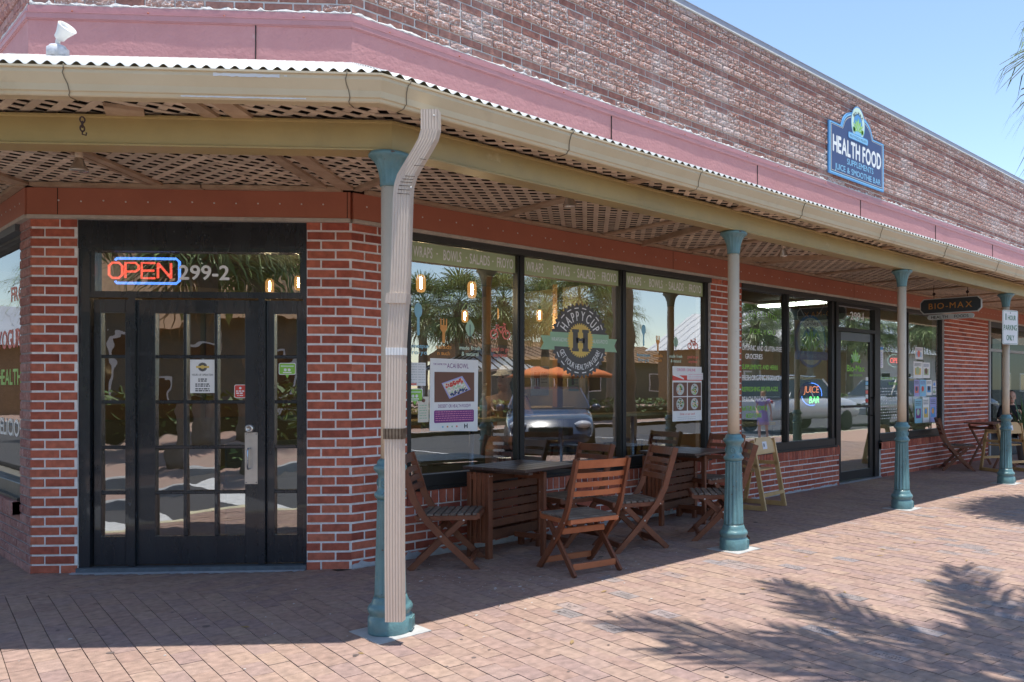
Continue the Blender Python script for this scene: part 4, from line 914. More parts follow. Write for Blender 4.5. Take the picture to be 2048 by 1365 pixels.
# ------------------------------------------------------------ signs
ink = {k: flat('ink_' + k, c) for k, c in dict(white=(.88, .88, .86), navy=(.065, .095, .21), blue=(.12, .35, .68), sky=(.30, .62, .85), green=(.30, .62, .10), dkgreen=(.03, .19, .07), lime=(.45, .70, .42), pale=(.72, .88, .72), black=(.02, .02, .025), charcoal=(.12, .115, .11), yellow=(.78, .56, .16), mint=(.36, .56, .36), sage=(.46, .55, .31), red=(.70, .09, .07), coral=(.80, .22, .17), orange=(.80, .36, .10), aqua=(.30, .58, .70), leafg=(.42, .62, .45), cream=(.75, .70, .58), purple=(.22, .05, .24), brown=(.20, .10, .07), gold=(.62, .30, .07), greyg=(.58, .62, .60), slate=(.055, .068, .075), lilac=(.42, .42, .72), pink=(.75, .30, .42)).items()}
IK = list(ink); IM = [ink[k] for k in IK]; ix = {k: i for i, k in enumerate(IK)}
def sign_outline():
    # rectangle with an ogee arch on top, centred on x=0, base at 0
    hw = .742; p = [(-hw, 0), (hw, 0), (hw, .685)]
    p += [(.43, .685), (.42, .70)] + [(.40 * math.cos(R_(a)) * 1.0, .74 + .235 * math.sin(R_(a)) - .03) for a in range(12, 169, 8)] + [(-.42, .70), (-.43, .685), (-hw, .685)]
    return p
t = thing('wall_sign', 'blue health food sign with arched top high on the brick wall', 'sign', (7.18, -.03, 4.10))
Ms = frame((0, 0, 0), (1, 0, 0), (0, -1, 0)); so = sign_outline(); cx_, cy_ = 0, .40
def inset(p, k): return [(x * (1 - k / .742), (y - cy_) * (1 - k / .45) + cy_) for x, y in p]
m = MB(Ms); m.prism(so, -.012, .012, ix['blue']); m.poly([(x, y, .0125) for x, y in inset(so, .018)], ix['sky']); m.poly([(x, y, .013) for x, y in inset(so, .034)], ix['navy']); m.poly([(x, y, .0133) for x, y in inset(so, .050)], ix['cream']); m.poly([(x, y, .0136) for x, y in inset(so, .058)], ix['navy'])
m.build('board', IM, t)
m = MB(Ms); m.text('HEALTH FOOD', 0, .305, .21, ix['white'], .0145, width=1.30, bold=.034, sp=.11); m.text('SUPPLEMENTS', .07, .195, .078, ix['sky'], .0145, width=.72, bold=.006); m.text('JUICE & SMOOTHIE BAR', .02, .075, .078, ix['sky'], .0145, width=1.24, bold=.006); m.build('lettering', IM, t)
def veg(m, cx, cy, s, z, g1='green', g2='lime'):
    for a, L, w_ in ((90, 1., .34), (62, .9, .3), (118, .9, .3), (35, .95, .28), (145, .95, .28), (12, .85, .24), (168, .85, .24)):
        a = R_(a); pts = []
        for i in range(13):
            q = i / 12; r = L * q; ww = w_ * math.sin(math.pi * min(1, q * .95 + .05)) * .5; pts.append((r, ww))
        pts = pts + [(r, -w2) for r, w2 in pts[::-1]]
        col = ix[g1] if int(math.degrees(a)) % 2 == 0 else ix[g2]
        zz = z + .0004 * (1 - abs(a - 1.57)); m.poly([(cx + s * (r * math.cos(a) - q * math.sin(a)), cy + s * (r * math.sin(a) + q * math.cos(a)), zz) for r, q in pts], col)
        m.poly([(cx + s * (r * .9 * math.cos(a) - q * .35 * math.sin(a)), cy + s * (r * .9 * math.sin(a) + q * .35 * math.cos(a)), zz + .0003) for r, q in pts], ix[g2] if col == ix[g1] else ix[g1])
    for dx in (-.62, -.5, .55, .66): m.disc((cx + dx * s, cy + .02 * s), .17 * s, z + .0012, ix['dkgreen' if g1 == 'green' and dx < -.6 else g1], 12)
def biomax(m, cx, cy, sx, sy, z):
    m.disc((cx, cy), sx, z, ix['blue'], 40, ry=sy); m.disc((cx, cy), sx * .93, z + .0006, ix['pale'], 40, ry=sy * .94); m.disc((cx, cy - sy * .04), sx * .62, z + .001, ix['blue'], 32, ry=sy * .62); m.disc((cx, cy - sy * .45), sx * .55, z + .0012, ix['sky'], 24, ry=sy * .3)
    m.arctext('BIO-MAX', (cx, cy - sy * .08), sx * .70, math.pi / 2, sy * .21, ix['black'], z + .002, .85, .06, bold=.02); veg(m, cx, cy - sy * .42, sx * .95, z + .0022)
m = MB(Ms); biomax(m, 0, .80, .19, .235, .016); m.rrect(-.27, .555, .27, .645, .03, .020, ix['blue']); m.rrect(-.255, .565, .255, .635, .025, .0204, ix['sky']); m.text('HEALTH FOOD & WELLNESS', 0, .582, .034, ix['navy'], .021, width=.46); m.build('emblem', IM, t)
# hanging sign, square to the wall
t = thing('hanging_sign', 'dark bio-max board with gold letters hanging under the canopy', 'sign', (8.1, -.96, 2.24), 0)
Mh = frame((0, 0, 0), (0, -1, 0), (-1, 0, 0))
def plaque(hw, z0, z1, c): return [(-hw + c, z0), (hw - c, z0), (hw - c * .6, z0 + c * .4), (hw, z0 + c), (hw, z1 - c), (hw - c * .6, z1 - c * .4), (hw - c, z1), (-hw + c, z1), (-hw + c * .6, z1 - c * .4), (-hw, z1 - c), (-hw, z0 + c), (-hw + c * .6, z0 + c * .4)]
m = MB(Mh); P = plaque(.44, .085, .295, .05); m.prism(P, -.014, .014, ix['greyg']); m.poly([(x * .972, (y - .19) * .9 + .19, .0146) for x, y in P], ix['slate']); m.build('board', IM, t)
m = MB(Mh); m.text('BIO-MAX', 0, .150, .080, ix['gold'], .0155, width=.62, bold=.002, sp=.2); m.build('lettering', IM, t)
m = MB(Mh); m.prism([(.33 * math.cos(R_(a)) * (1 if abs(math.cos(R_(a))) < .0 else 1), .035 + .034 * math.sin(R_(a))) for a in range(0, 360, 15)] if False else [(-.30, .0), (.30, .0), (.325, .012), (.335, .035), (.325, .058), (.30, .07), (-.30, .07), (-.325, .058), (-.335, .035), (-.325, .012)], -.011, .011, ix['greyg']); m.text('HEALTH', -.155, .016, .038, ix['black'], .0125, width=.24, bold=.01); m.text('FOODS', .16, .016, .038, ix['black'], .0125, width=.20, bold=.01); m.build('lower_board', IM, t)
for s in (-1, 1): m = MB(Mh); m.tube([(s * .24, .295, 0), (s * .24, .36, 0), (s * .245, .40, 0), (s * .24, .49, 0)], .005, 6); m.lathe([(.02, 0), (.022, .008), (.02, .016)], 10, 0, Matrix.Translation((s * .24, .36, -.008))); m.build('hanger', [MATS['rust']], t)
# parking sign on the fourth column
b20 = R_(20); t = thing('parking_sign', 'white one hour parking only sign with green letters on the column', 'sign', (8.285, -1.71, 1.872))
Mp = frame((0, 0, 0), (math.cos(b20), -math.sin(b20), 0), (-math.sin(b20), -math.cos(b20), 0))
m = MB(Mp); m.rrect(-.152, 0, .152, .457, .022, 0, ix['white']); m.rrect(-.152, 0, .152, .457, .022, -.003, ix['greyg']); m.rrect(-.143, .009, .143, .448, .018, .0008, ix['dkgreen']); m.rrect(-.138, .014, .138, .443, .015, .0014, ix['white']); m.build('plate', IM, t)
m = MB(Mp); m.text('1', -.085, .325, .085, ix['dkgreen'], .002, bold=.02); m.text('HOUR', .03, .325, .062, ix['dkgreen'], .002, width=.155, bold=.012); m.text('PARKING', 0, .19, .070, ix['dkgreen'], .002, width=.25, bold=.012); m.text('ONLY', 0, .055, .070, ix['dkgreen'], .002, width=.15, bold=.012); m.disc((0, .42), .008, .002, ix['slate'], 10); m.build('lettering', IM, t)
m = MB(Mp); m.ring((0, 0), 0, 0, 0); m = MB(); m.ring((0, 0), .049, .053, 0); m = MB(Mp); m.box((-.03, .10, -.06), (.03, .12, -.003), 0); m.box((-.03, .36, -.06), (.03, .38, -.003), 0); m.build('bracket', [gal_m], t)
# ------------------------------------------------------------ neon signs
def neonm(n_, c, s): return pm(n_, c, .4, 0, 5, 0, emit=(c, s))
n_red = neonm('red_neon', (1, .10, .06), 1.5); n_blue = neonm('blue_neon', (.10, .28, 1), 2.2); n_or = neonm('orange_neon', (1, .30, .10), 1.2); n_gr = neonm('green_neon', (.16, .9, .25), 2.0)
t = thing('neon_open_sign', 'red and blue neon open sign in the transom above the door', 'neon sign', (0, 0, 0))
Mo = lift(CF, -.10)
def stroke(m, pts, r=.007): m.tube([(x, y, 0) for x, y in pts], r, 7)
m = MB(Mo); x0, x1, z0, z1 = -1.735, -1.285, 2.094, 2.203
def cell(i): w_ = (x1 - x0) / 4; return x0 + i * w_ + .006, x0 + (i + 1) * w_ - .016
h_ = z1 - z0
a, b = cell(0); r = .022; m.tube([(p[0], p[1], 0) for p in [(a + r, z0), (b - r, z0), (b, z0 + r), (b, z1 - r), (b - r, z1), (a + r, z1), (a, z1 - r), (a, z0 + r)]], .0085, 7, close=True)
a, b = cell(1); stroke(m, [(a, z0), (a, z1), (b - .02, z1), (b, z1 - .02), (b, z1 - .045), (b - .02, z1 - .062), (a, z1 - .062)], .0085)
a, b = cell(2); stroke(m, [(b, z0), (a, z0), (a, z1), (b, z1)], .0085); stroke(m, [(a, (z0 + z1) / 2), (b - .006, (z0 + z1) / 2)], .0085)
a, b = cell(3); stroke(m, [(a, z0), (a, z1)], .0085); stroke(m, [(a, z1), (b, z0)], .0085); stroke(m, [(b, z0), (b, z1)], .0085)
m.build('letters', [n_red], t)
m = MB(lift(CF, -.108)); stroke(m, [(-1.69, 2.222), (-1.68, 2.236), (-1.27, 2.236), (-1.247, 2.215), (-1.247, 2.078), (-1.27, 2.058), (-1.68, 2.058), (-1.69, 2.072)], .0095); m.build('border', [n_blue], t)
m = MB(lift(CF, -.135)); m.tube([(-1.6, 2.15, 0), (-1.4, 2.15, 0)], .004, 5); m.build('bracket', [dark_m], t)
Mj = frame((-0.153, .11, -.005), (1, 0, 0), (0, -1, 0))
t = thing('neon_juice_bar_sign', 'round black juice bar neon sign in the window', 'neon sign')
m = MB(Mj); m.disc((6.43, 1.215), .27, -.03, 0, 40, ry=.165); m.disc((6.43, 1.215), .27, -.04, 0, 40, ry=.165); m.build('backing', [pm('black_acrylic', (.012, .012, .013), .25)], t)
m = MB(Mj); m.text('JUICE', 6.40, 1.235, .085, 0, 0, width=.36, slant=.15); m.build('upper_word', [n_or], t)
m = MB(Mj); m.text('BAR', 6.47, 1.10, .085, 0, 0, width=.24, slant=.2, bold=.01); m.build('lower_word', [n_gr], t)
m = MB(Mj); m.tube([(6.43 + .24 * math.cos(R_(a)), 1.215 + .145 * math.sin(R_(a)), -.01) for a in range(-10, 96, 8)], .005, 6); m.tube([(6.43 + .24 * math.cos(R_(a)), 1.215 + .145 * math.sin(R_(a)), -.01) for a in range(190, 290, 8)], .005, 6); m.build('tube_ring', [n_blue], t)
t = thing('neon_small_open_sign', 'small red neon open sign behind the third column', 'neon sign'); Mj2 = frame((0, .15, 0), (1, 0, 0), (0, -1, 0))
m = MB(Mj2); m.text('OPEN', 8.66, 1.665, .075, 0, 0, width=.36, slant=.1, bold=.01); m.build('letters', [n_red], t); m = MB(Mj2); m.tube([(8.66 + .23 * math.cos(R_(a)), 1.70 + .095 * math.sin(R_(a)), -.01) for a in range(0, 360, 12)], .004, 6, close=True); m.build('border', [neonm('pale_neon', (.5, .8, .75), .6)], t)
t = thing('window_emblem_sign', 'oval bio-max vegetable sign hanging on chains in the window', 'sign'); m = MB(Mj); m.prism([(6.40 + .36 * math.cos(R_(a)), 1.90 + .34 * math.sin(R_(a))) for a in range(0, 360, 10)], -.02, -.001, ix['blue']); biomax(m, 6.40, 1.90, .345, .325, .0); m.rrect(6.01, 1.66, 6.79, 1.77, .03, .008, ix['blue']); m.text('A NOURISHING THING', 6.40, 1.69, .045, ix['sky'], .009, width=.66); m.build('board', IM, t)
for s in (-1, 1): m = MB(Mj); m.tube([(6.40 + s * .15, 2.22, -.01), (6.40 + s * .36, 2.42, -.01), (6.40 + s * .42, 2.55, -.01)], .007, 5); m.build('chain', [gal_m], t)
# ------------------------------------------------------------ window graphics, applied just behind the panes
Mg = lift(MF, -.0705)
def graphic(name, label, cat, M, fn, group=None):
    m = MB(M); fn(m); return tag(m.build(name, IM), label, cat, group)
def banner(x0, x1, label):
    def fn(m):
        m.rect(x0, 2.290, x1, 2.436, 0, ix['sage']); cx = (x0 + x1) / 2; wd = (x1 - x0); z = .001
        words = [('WRAPS', .115), ('BOWLS', .38), ('SALADS', .64), ('FROYO', .895)]
        for wv, f in words: m.text(wv, x0 + wd * f, 2.324, .080, ix['white'], z, bold=.02, width=wd * (.165 if wv != 'SALADS' else .195))
        for f in (.24, .51, .77): m.disc((x0 + wd * f, 2.365), .0075, z, ix['white'], 8)
    graphic('window_banner', label, 'banner', Mg, fn, 'green lettered bands along the shop window')
banner(.50, 1.50, 'green wraps bowls salads froyo band on the leftmost pane, partly behind the downspout'); banner(1.58, 2.735, 'green wraps bowls salads froyo band on the middle pane'); banner(2.815, 4.01, 'green wraps bowls salads froyo band on the pane beside the brick pier')
def spoon(m, x, z, s): m.disc((x, z + .075 * s), .036 * s, 0, ix['aqua'], 20, ry=.062 * s); m.rrect(x - .012 * s, z - .13 * s, x + .012 * s, z + .04 * s, .01 * s, .0004, ix['aqua'])
def fork(m, x, z, s):
    for d in (-.027, 0, .027): m.rrect(x + (d - .006) * s, z + .0 * s, x + (d + .006) * s, z + .085 * s, .005 * s, 0, ix['orange'])
    m.prism([(x + a * s, z + b * s) for a, b in ((-.033, .03), (.033, .03), (.033, -.0), (.013, -.03), (.013, -.12), (-.013, -.12), (-.013, -.03), (-.033, 0))], 0, .0006, ix['orange'])
def leafi(m, x, z, s):
    pts = [(x + .045 * s * math.sin(math.pi * i / 10), z - .06 * s + .155 * s * i / 10) for i in range(11)]; pts += [(2 * x - a, b) for a, b in pts[::-1][1:-1]]
    m.poly([(a, b, 0) for a, b in pts], ix['leafg']); m.rect(x - .004 * s, z - .11 * s, x + .004 * s, z + .05 * s, .0006, ix['slate'])
def bike(m, x, z, s):
    for d in (-.065, .065): m.ring((x + d * s, z), .030 * s, .044 * s, 0, ix['coral'])
    for p, q in (((-.065, 0), (-.03, .075)), ((-.03, .075), (.01, .01)), ((.01, .01), (.045, .085)), ((-.03, .06), (.04, .07)), ((.045, .085), (.065, 0)), ((.03, .10), (.06, .09)), ((-.05, .08), (-.015, .08))):
        m.beam((x + p[0] * s, z + p[1] * s, .0008), (x + q[0] * s, z + q[1] * s, .0008), .0012, .013 * s, (1, 0, 0) if False else (0, 0, 1), ix['coral']) if False else m.poly(strip2((x + p[0] * s, z + p[1] * s), (x + q[0] * s, z + q[1] * s), .0065 * s, .0008), ix['coral'])
def strip2(p, q, w_, z):
    d = Vector((q[0] - p[0], q[1] - p[1])).normalized(); n = Vector((-d.y, d.x)) * w_
    return [(p[0] + n.x, p[1] + n.y, z), (p[0] - n.x, p[1] - n.y, z), (q[0] - n.x, q[1] - n.y, z), (q[0] + n.x, q[1] + n.y, z)]
def icons(xs, zt, k, where):
    sx, fx, lx, bx = xs; T = lambda m, a, b, x, z, c, w_: (m.text(a, x, z, .032, ix[c], .0004, width=w_, bold=.014), m.text(b, x, z - .050, .032, ix[c], .0004, width=w_ * .8, bold=.014))
    graphic('window_decal', 'pale blue spoon with homespun fro-yo wording ' + where, 'decal', Mg, lambda m: (spoon(m, sx, zt + .06, k), T(m, 'homespun', 'fro-yo', sx, 1.615, 'aqua', .19)))
    graphic('window_decal', 'orange fork with salads n such wording ' + where, 'decal', Mg, lambda m: (fork(m, fx, zt, k), T(m, 'salads', 'n such', fx, 1.615, 'orange', .14)))
    graphic('window_decal', 'mint green leaf with made fresh wording ' + where, 'decal', Mg, lambda m: (leafi(m, lx, zt, k), T(m, 'made fresh', '& natural', lx, 1.615, 'pale', .20)))
    graphic('window_decal', 'coral red bicycle with good to go wording ' + where, 'decal', Mg, lambda m: (bike(m, bx, zt - .02, k), T(m, 'good to go', 'anytime!', bx, 1.615, 'coral', .18)))
icons((.575, .80, 1.046, 1.345), 1.775, .95, 'on the first pane'); icons((3.09, 3.30, 3.575, 3.85), 1.765, .8, 'on the pane by the brick pier')
def gear(m, c, r, d, n, z, mi):
    pts = []
    for i in range(n):
        for k, rr in ((0, r), (.28, r + d), (.55, r + d), (.8, r)): a = 2 * math.pi * (i + k) / n; pts.append((c[0] + rr * math.cos(a), c[1] + rr * math.sin(a), z))
    m.poly(pts, mi)
def logo(m):
    c = (2.245, 1.74); gear(m, c, .325, .022, 42, 0, ix['charcoal'])
    for i in range(20):
        a = 18 * i + 9
        if min(abs(a - 0), abs(a - 180), abs(a - 360)) < 16: continue
        m.ring(c, .296, .306, .001, ix['white'], 4, a - 5, a + 5)
    m.arctext('HAPPYCUP', c, .185, math.pi / 2, .088, ix['white'], .001, .60, .17, bold=.02)
    m.arctext('GET YOUR HEALTH IN GEAR!', c, .272, -math.pi / 2, .052, ix['white'], .001, .62, .12, inside=True, bold=.012)
    for s in (-1, 1):
        pts = [(c[0] + s * .10, c[1] - .075), (c[0] + s * .33, c[1] - .075), (c[0] + s * .36, c[1] - .02), (c[0] + s * .36, c[1] + .055), (c[0] + s * .10, c[1] + .055)]
        m.poly([(p[0], p[1] + .012, .0014) for p in pts], ix['mint']); m.poly([(c[0] + s * .31, c[1] - .095, .0011), (c[0] + s * .47, c[1] - .095, .0011), (c[0] + s * .435, c[1] - .035, .0011), (c[0] + s * .47, c[1] + .03, .0011), (c[0] + s * .31, c[1] + .03, .0011)], ix['mint'])
    m.text('WRAPS-BOWLS', c[0] - .245, c[1] - .018, .036, ix['white'], .002, width=.20); m.text('SALADS-FROYO', c[0] + .245, c[1] - .018, .036, ix['white'], .002, width=.20)
    gear(m, c, .145, .016, 36, .0025, ix['yellow'])
    for x in (-.062, .062): m.rect(c[0] + x - .030, c[1] - .10, c[0] + x + .030, c[1] + .10, .003, ix['charcoal']); [m.rect(c[0] + x - .042, c[1] + s * .088 - .014, c[0] + x + .042, c[1] + s * .088 + .014, .0032, ix['charcoal']) for s in (-1, 1)]
    m.rect(c[0] - .05, c[1] - .024, c[0] + .05, c[1] + .024, .003, ix['charcoal']); m.disc((c[0], c[1] + .045), .020, .0036, ix['yellow'], 14, ry=.030); m.rect(c[0] - .004, c[1] + .06, c[0] + .004, c[1] + .10, .0036, ix['yellow'])
    for d in (-.014, 0, .014): m.rect(c[0] + d - .003, c[1] - .04, c[0] + d + .003, c[1] - .005, .0036, ix['yellow'])
    m.rect(c[0] - .017, c[1] - .052, c[0] + .017, c[1] - .038, .0036, ix['yellow']); m.rect(c[0] - .005, c[1] - .10, c[0] + .005, c[1] - .045, .0036, ix['yellow'])
graphic('window_logo', 'round charcoal gear-shaped happycup emblem with yellow centre', 'logo', Mg, logo)
def lines(m, x0, x1, z1, n, dz, h, c, z=.001, seed=1):
    rnd = random.Random(seed)
    for i in range(n):
        x = x0
        while x < x1 - .006:
            b = min(x1, x + rnd.uniform(.008, .028)); m.rect(x, z1 - i * dz - h, b, z1 - i * dz, z, ix[c]); x = b + .005
def acai(m):
    m.poly([(.672, .965, 0), (1.118, .945, 0), (1.124, 1.532, 0), (.678, 1.538, 0)], ix['white']); m.text('ACAI BOWL', .93, 1.462, .038, ix['purple'], .001, width=.20); m.text('THE HAMILTON', .765, 1.485, .014, ix['purple'], .001, width=.12)
    m.rect(.715, 1.19, 1.085, 1.43, .001, ix['brown']); rnd = random.Random(5)
    m.poly([(.78, 1.34, .0016), (.97, 1.40, .0016), (1.05, 1.29, .0016), (.85, 1.215, .0016)], ix['lilac']); m.poly([(.79, 1.335, .002), (.965, 1.385, .002), (1.03, 1.29, .002), (.855, 1.23, .002)], ix['cream'])
    for i in range(150):
        u, v = rnd.random(), rnd.random(); x = .80 + u * .155 + v * .065; z = 1.325 + u * .05 - v * .088; c = 'red' if v < .33 else ('navy' if v > .72 else rnd.choice(('cream', 'lime', 'white')))
        m.disc((x, z), rnd.uniform(.005, .010), .0024 + i * .000004, ix[c], 6)
    m.text('DESSERT OR HEALTH FOOD???', .90, 1.145, .026, ix['purple'], .001, width=.30); m.rrect(.712, 1.025, 1.082, 1.125, .012, .001, ix['purple']); lines(m, .725, 1.07, 1.115, 5, .017, .006, 'pink', .0016)
    for i, c in enumerate(('aqua', 'orange', 'leafg', 'coral')): m.disc((.79 + i * .043, .992), .008, .001, ix[c], 8)
    m.text('H', 1.005, .975, .035, ix['black'], .001, bold=.03)
graphic('window_poster', 'white acai bowl poster with a photo and purple text box', 'poster', lift(MF, -.0695), acai)
def p2(m):
    m.rect(3.52, .945, 3.995, 1.525, 0, ix['white']); m.rect(3.52, 1.375, 3.995, 1.43, .0006, ix['red']); m.poly([(3.52, 1.43, .001), (3.52, 1.47, .001), (3.70, 1.40, .001), (3.70, 1.385, .001)], ix['white']); m.text('ORDER ONLINE', 3.74, 1.475, .028, ix['pink'], .001, width=.30, bold=.01); rnd = random.Random(4)
    for i in range(2):
        for j in range(2):
            x = 3.532 + i * .232; z = 1.21 - j * .155; m.rect(x, z, x + .218, z + .145, .001, ix['brown']); m.disc((x + .11, z + .072), .062, .0014, ix['greyg'], 16)
            for k in range(40): a = rnd.uniform(0, 6.3); r = rnd.uniform(0, .05); m.disc((x + .11 + r * math.cos(a), z + .072 + r * math.sin(a)), .009, .0018 + k * .00001, ix[rnd.choice(('green', 'dkgreen', 'cream', 'brown', 'orange'))], 5)
    m.rrect(3.75, 1.385, 4.03, 1.46, .005, .003, ix['white']); lines(m, 3.77, 4.0, 1.445, 3, .02, .005, 'pink', .0034); m.text('Order at our stand', 3.757, 1.01, .022, ix['red'], .001, width=.24); lines(m, 3.60, 3.90, .99, 2, .02, .006, 'greyg')
graphic('window_poster', 'white poster with four food photos beside the brick pier', 'poster', lift(MF, -.0695), p2)
def menu(m): m.rect(.497, 1.32, .64, 1.50, 0, ix['white']); lines(m, .505, .565, 1.49, 8, .02, .006, 'greyg', seed=3); lines(m, .575, .635, 1.49, 8, .02, .006, 'greyg', seed=4); m.rect(.505, 1.325, .56, 1.34, .001, ix['coral'])
graphic('window_poster', 'small menu sheet half hidden by the downspout', 'poster', Mg, menu)
def trip(m, x, z, s): m.rrect(x - .06 * s, z, x + .06 * s, z + .085 * s, .012 * s, 0, ix['white']); m.rrect(x - .055 * s, z + .005 * s, x + .055 * s, z + .08 * s, .010 * s, .0006, ix['green']); m.poly([(x - .015 * s, z + .002, .0004), (x + .015 * s, z + .002, .0004), (x, z - .025 * s, .0004)], ix['green']); [m.disc((x + d * s, z + .035 * s), .011 * s, .001, ix['white'], 10) for d in (-.014, .014)]; m.rect(x - .045 * s, z + .058 * s, x + .045 * s, z + .066 * s, .001, ix['pale']); m.rect(x - .03 * s, z + .012 * s, x + .03 * s, z + .019 * s, .001, ix['white'])
graphic('window_sticker', 'green speech-bubble sticker on the shop window beside the downspout', 'sticker', Mg, lambda m: trip(m, .545, 1.20, 1.15)); graphic('window_sticker', 'green speech-bubble sticker on the right sidelight', 'sticker', lift(CF, -.066), lambda m: trip(m, -.475, 1.40, 1.0))
def sheet2(m): m.rect(.572, 1.035, .665, 1.235, 0, ix['cream']); m.disc((.62, 1.205), .015, .001, ix['brown'], 12); lines(m, .585, .65, 1.17, 6, .02, .006, 'mint')
graphic('window_poster', 'narrow cream notice left of the acai poster', 'poster', Mg, sheet2)
Mc = lift(CF, -.066)
def hours(m): m.rect(-1.152, 1.268, -.978, 1.508, 0, ix['white']); gear(m, (-1.065, 1.455), .03, .003, 18, .0006, ix['charcoal']); m.rect(-1.11, 1.448, -1.02, 1.462, .001, ix['yellow']); m.disc((-1.065, 1.455), .014, .0014, ix['yellow'], 12); m.text('HOURS OF OPERATION', -1.065, 1.392, .014, ix['black'], .001, width=.145); lines(m, -1.095, -1.035, 1.372, 2, .014, .008, 'black'); lines(m, -1.115, -1.015, 1.336, 2, .014, .008, 'black', seed=7); lines(m, -1.115, -1.015, 1.302, 2, .014, .008, 'black', seed=9)
graphic('door_notice', 'white hours of operation sheet on the middle door pane', 'notice', Mc, hours)
def redst(m): m.rrect(-.845, 1.232, -.762, 1.328, .012, 0, ix['white']); m.rrect(-.841, 1.236, -.766, 1.324, .010, .0006, ix['red']); m.disc((-.803, 1.303), .009, .001, ix['white'], 10); lines(m, -.832, -.776, 1.286, 2, .015, .009, 'white', seed=3); lines(m, -.825, -.782, 1.253, 1, .01, .006, 'white')
graphic('door_sticker', 'red sticker on the right-hand door pane', 'sticker', Mc, redst)
graphic('address_number', 'white 299-2 number in the transom window', 'numerals', lift(CF, -.0605), lambda m: m.text('299-2', -1.052, 2.083, .100, ix['white'], .0, width=.345, bold=.022))
graphic('address_number', 'white 299-1 number above the glazed door', 'numerals', lift(MF, -.072), lambda m: m.text('299-1', 7.36, 2.235, .105, ix['white'], 0, width=.36, bold=.014))
def menu3(m):
    T = lambda s, x, z, h, c, w_: m.text(s, x, z, h * 1.15, ix[c], 0, width=w_, align='l', bold=.022)
    m.arctext("WHAT'S IN STORE", (5.12, 1.35), .80, math.pi / 2, .055, ix['green'], 0, 1.0, .12); m.text('FOR YOU', 5.13, 1.93, .06, ix['green'], 0, width=.5)
    T('ORGANIC AND GLUTEN-FREE', 4.72, 1.735, .05, 'white', .80); T('GROCERIES', 4.78, 1.635, .05, 'white', .34); T('SUPPLEMENTS AND HERBS', 4.72, 1.515, .045, 'green', .72); T('FRESH ORGANIC PRODUCE', 4.72, 1.385, .05, 'white', .75); T('REFRESHING BEVERAGES', 4.72, 1.255, .045, 'green', .72); T('BEACH SNACKS', 4.72, 1.135, .05, 'white', .48); T('NATURAL HOME &', 4.72, 1.03, .045, 'green', .50); T('BODY CARE', 4.80, .945, .045, 'green', .30)
graphic('window_lettering', 'white and green grocery list lettering on the juice bar window', 'lettering', Mg, menu3)
def d3(m): veg(m, 7.32, 1.66, .17, 0); m.text('Bio-Max', 7.33, 1.52, .085, ix['green'], 0, width=.48, bold=.02); m.text('HEALTH FOODS', 7.33, 1.45, .03, ix['green'], 0, width=.36)
graphic('window_lettering', 'green vegetable emblem and bio-max wording on the glazed door', 'lettering', lift(MF, -.0715), d3)
def d3b(m):
    for i, c in enumerate(('white', 'red', 'white', 'coral', 'greyg', 'sky', 'white')): m.rrect(7.60, 1.02 + i * .062, 7.67, 1.07 + i * .062, .008, 0, ix[c])
graphic('door_sticker', 'column of small card stickers at the edge of the glazed door', 'sticker', lift(MF, -.071), d3b)
def d4(m):
    m.text('FRESH ORGANIC PRODUCE', 8.34, 1.41, .042, ix['green'], 0, width=.76); m.text('FEATURING', 8.45, 1.33, .042, ix['green'], 0, width=.32); rnd = random.Random(8)
    for i in range(11):
        x = 8.0; z = 1.27 - i * .044
        while x < 8.72 - rnd.uniform(0, .3): w_ = rnd.uniform(.02, .06); m.poly([(x, z, 0), (x + w_ * .5, z + .004, 0), (x + w_, z + rnd.uniform(.0, .02), 0), (x + w_ * .6, z + .022, 0), (x + .006, z + .012, 0)], ix['white' if rnd.random() < .7 else 'greyg']); x += w_ + .018
graphic('window_lettering', 'white chalk handwriting and green wording left of the third column', 'lettering', Mg, d4)
graphic('window_poster', 'tall narrow chequered notice beside the glazed door', 'poster', Mg, lambda m: (m.rect(7.99, 1.58, 8.12, 1.89, 0, ix['white']), [m.rect(8.0 + (i % 2) * .05 + .01 * (j % 2), 1.60 + j * .025, 8.035 + (i % 2) * .05 + .01 * (j % 2), 1.612 + j * .025, .001, ix['lilac']) for i in range(2) for j in range(9)], m.rect(7.995, 1.845, 8.115, 1.885, .0008, ix['blue'])))
posters = [(9.16, 1.735, .27, .19, 'white', 'sky', 'uppermost pair of small pale flyers on the narrow window'), (9.10, 1.44, .32, .26, 'white', 'yellow', 'white flyer with dark picture in the second row of the narrow window'), (9.43, 1.44, .25, .25, 'white', 'sage', 'cream flyer at the right of the second row'), (9.12, 1.155, .19, .26, 'lilac', 'coral', 'lilac flyer in the third row'), (9.32, 1.155, .22, .26, 'sky', 'aqua', 'pale aqua flyer in the third row'), (9.55, 1.165, .20, .25, 'white', 'blue', 'white flyer with blue centre in the third row'), (9.78, 1.30, .13, .10, 'white', 'lilac', 'tiny card at the right of the third row'), (9.78, 1.175, .13, .11, 'white', 'brown', 'tiny card with dark square below another card'), (9.14, .735, .26, .38, 'aqua', 'purple', 'teal and purple poster at the lower left of the narrow window'), (9.42, .735, .24, .40, 'white', 'yellow', 'blue and white poster in the middle of the lowest row'), (9.68, .735, .24, .40, 'lilac', 'blue', 'blue poster at the right of the lowest row')]
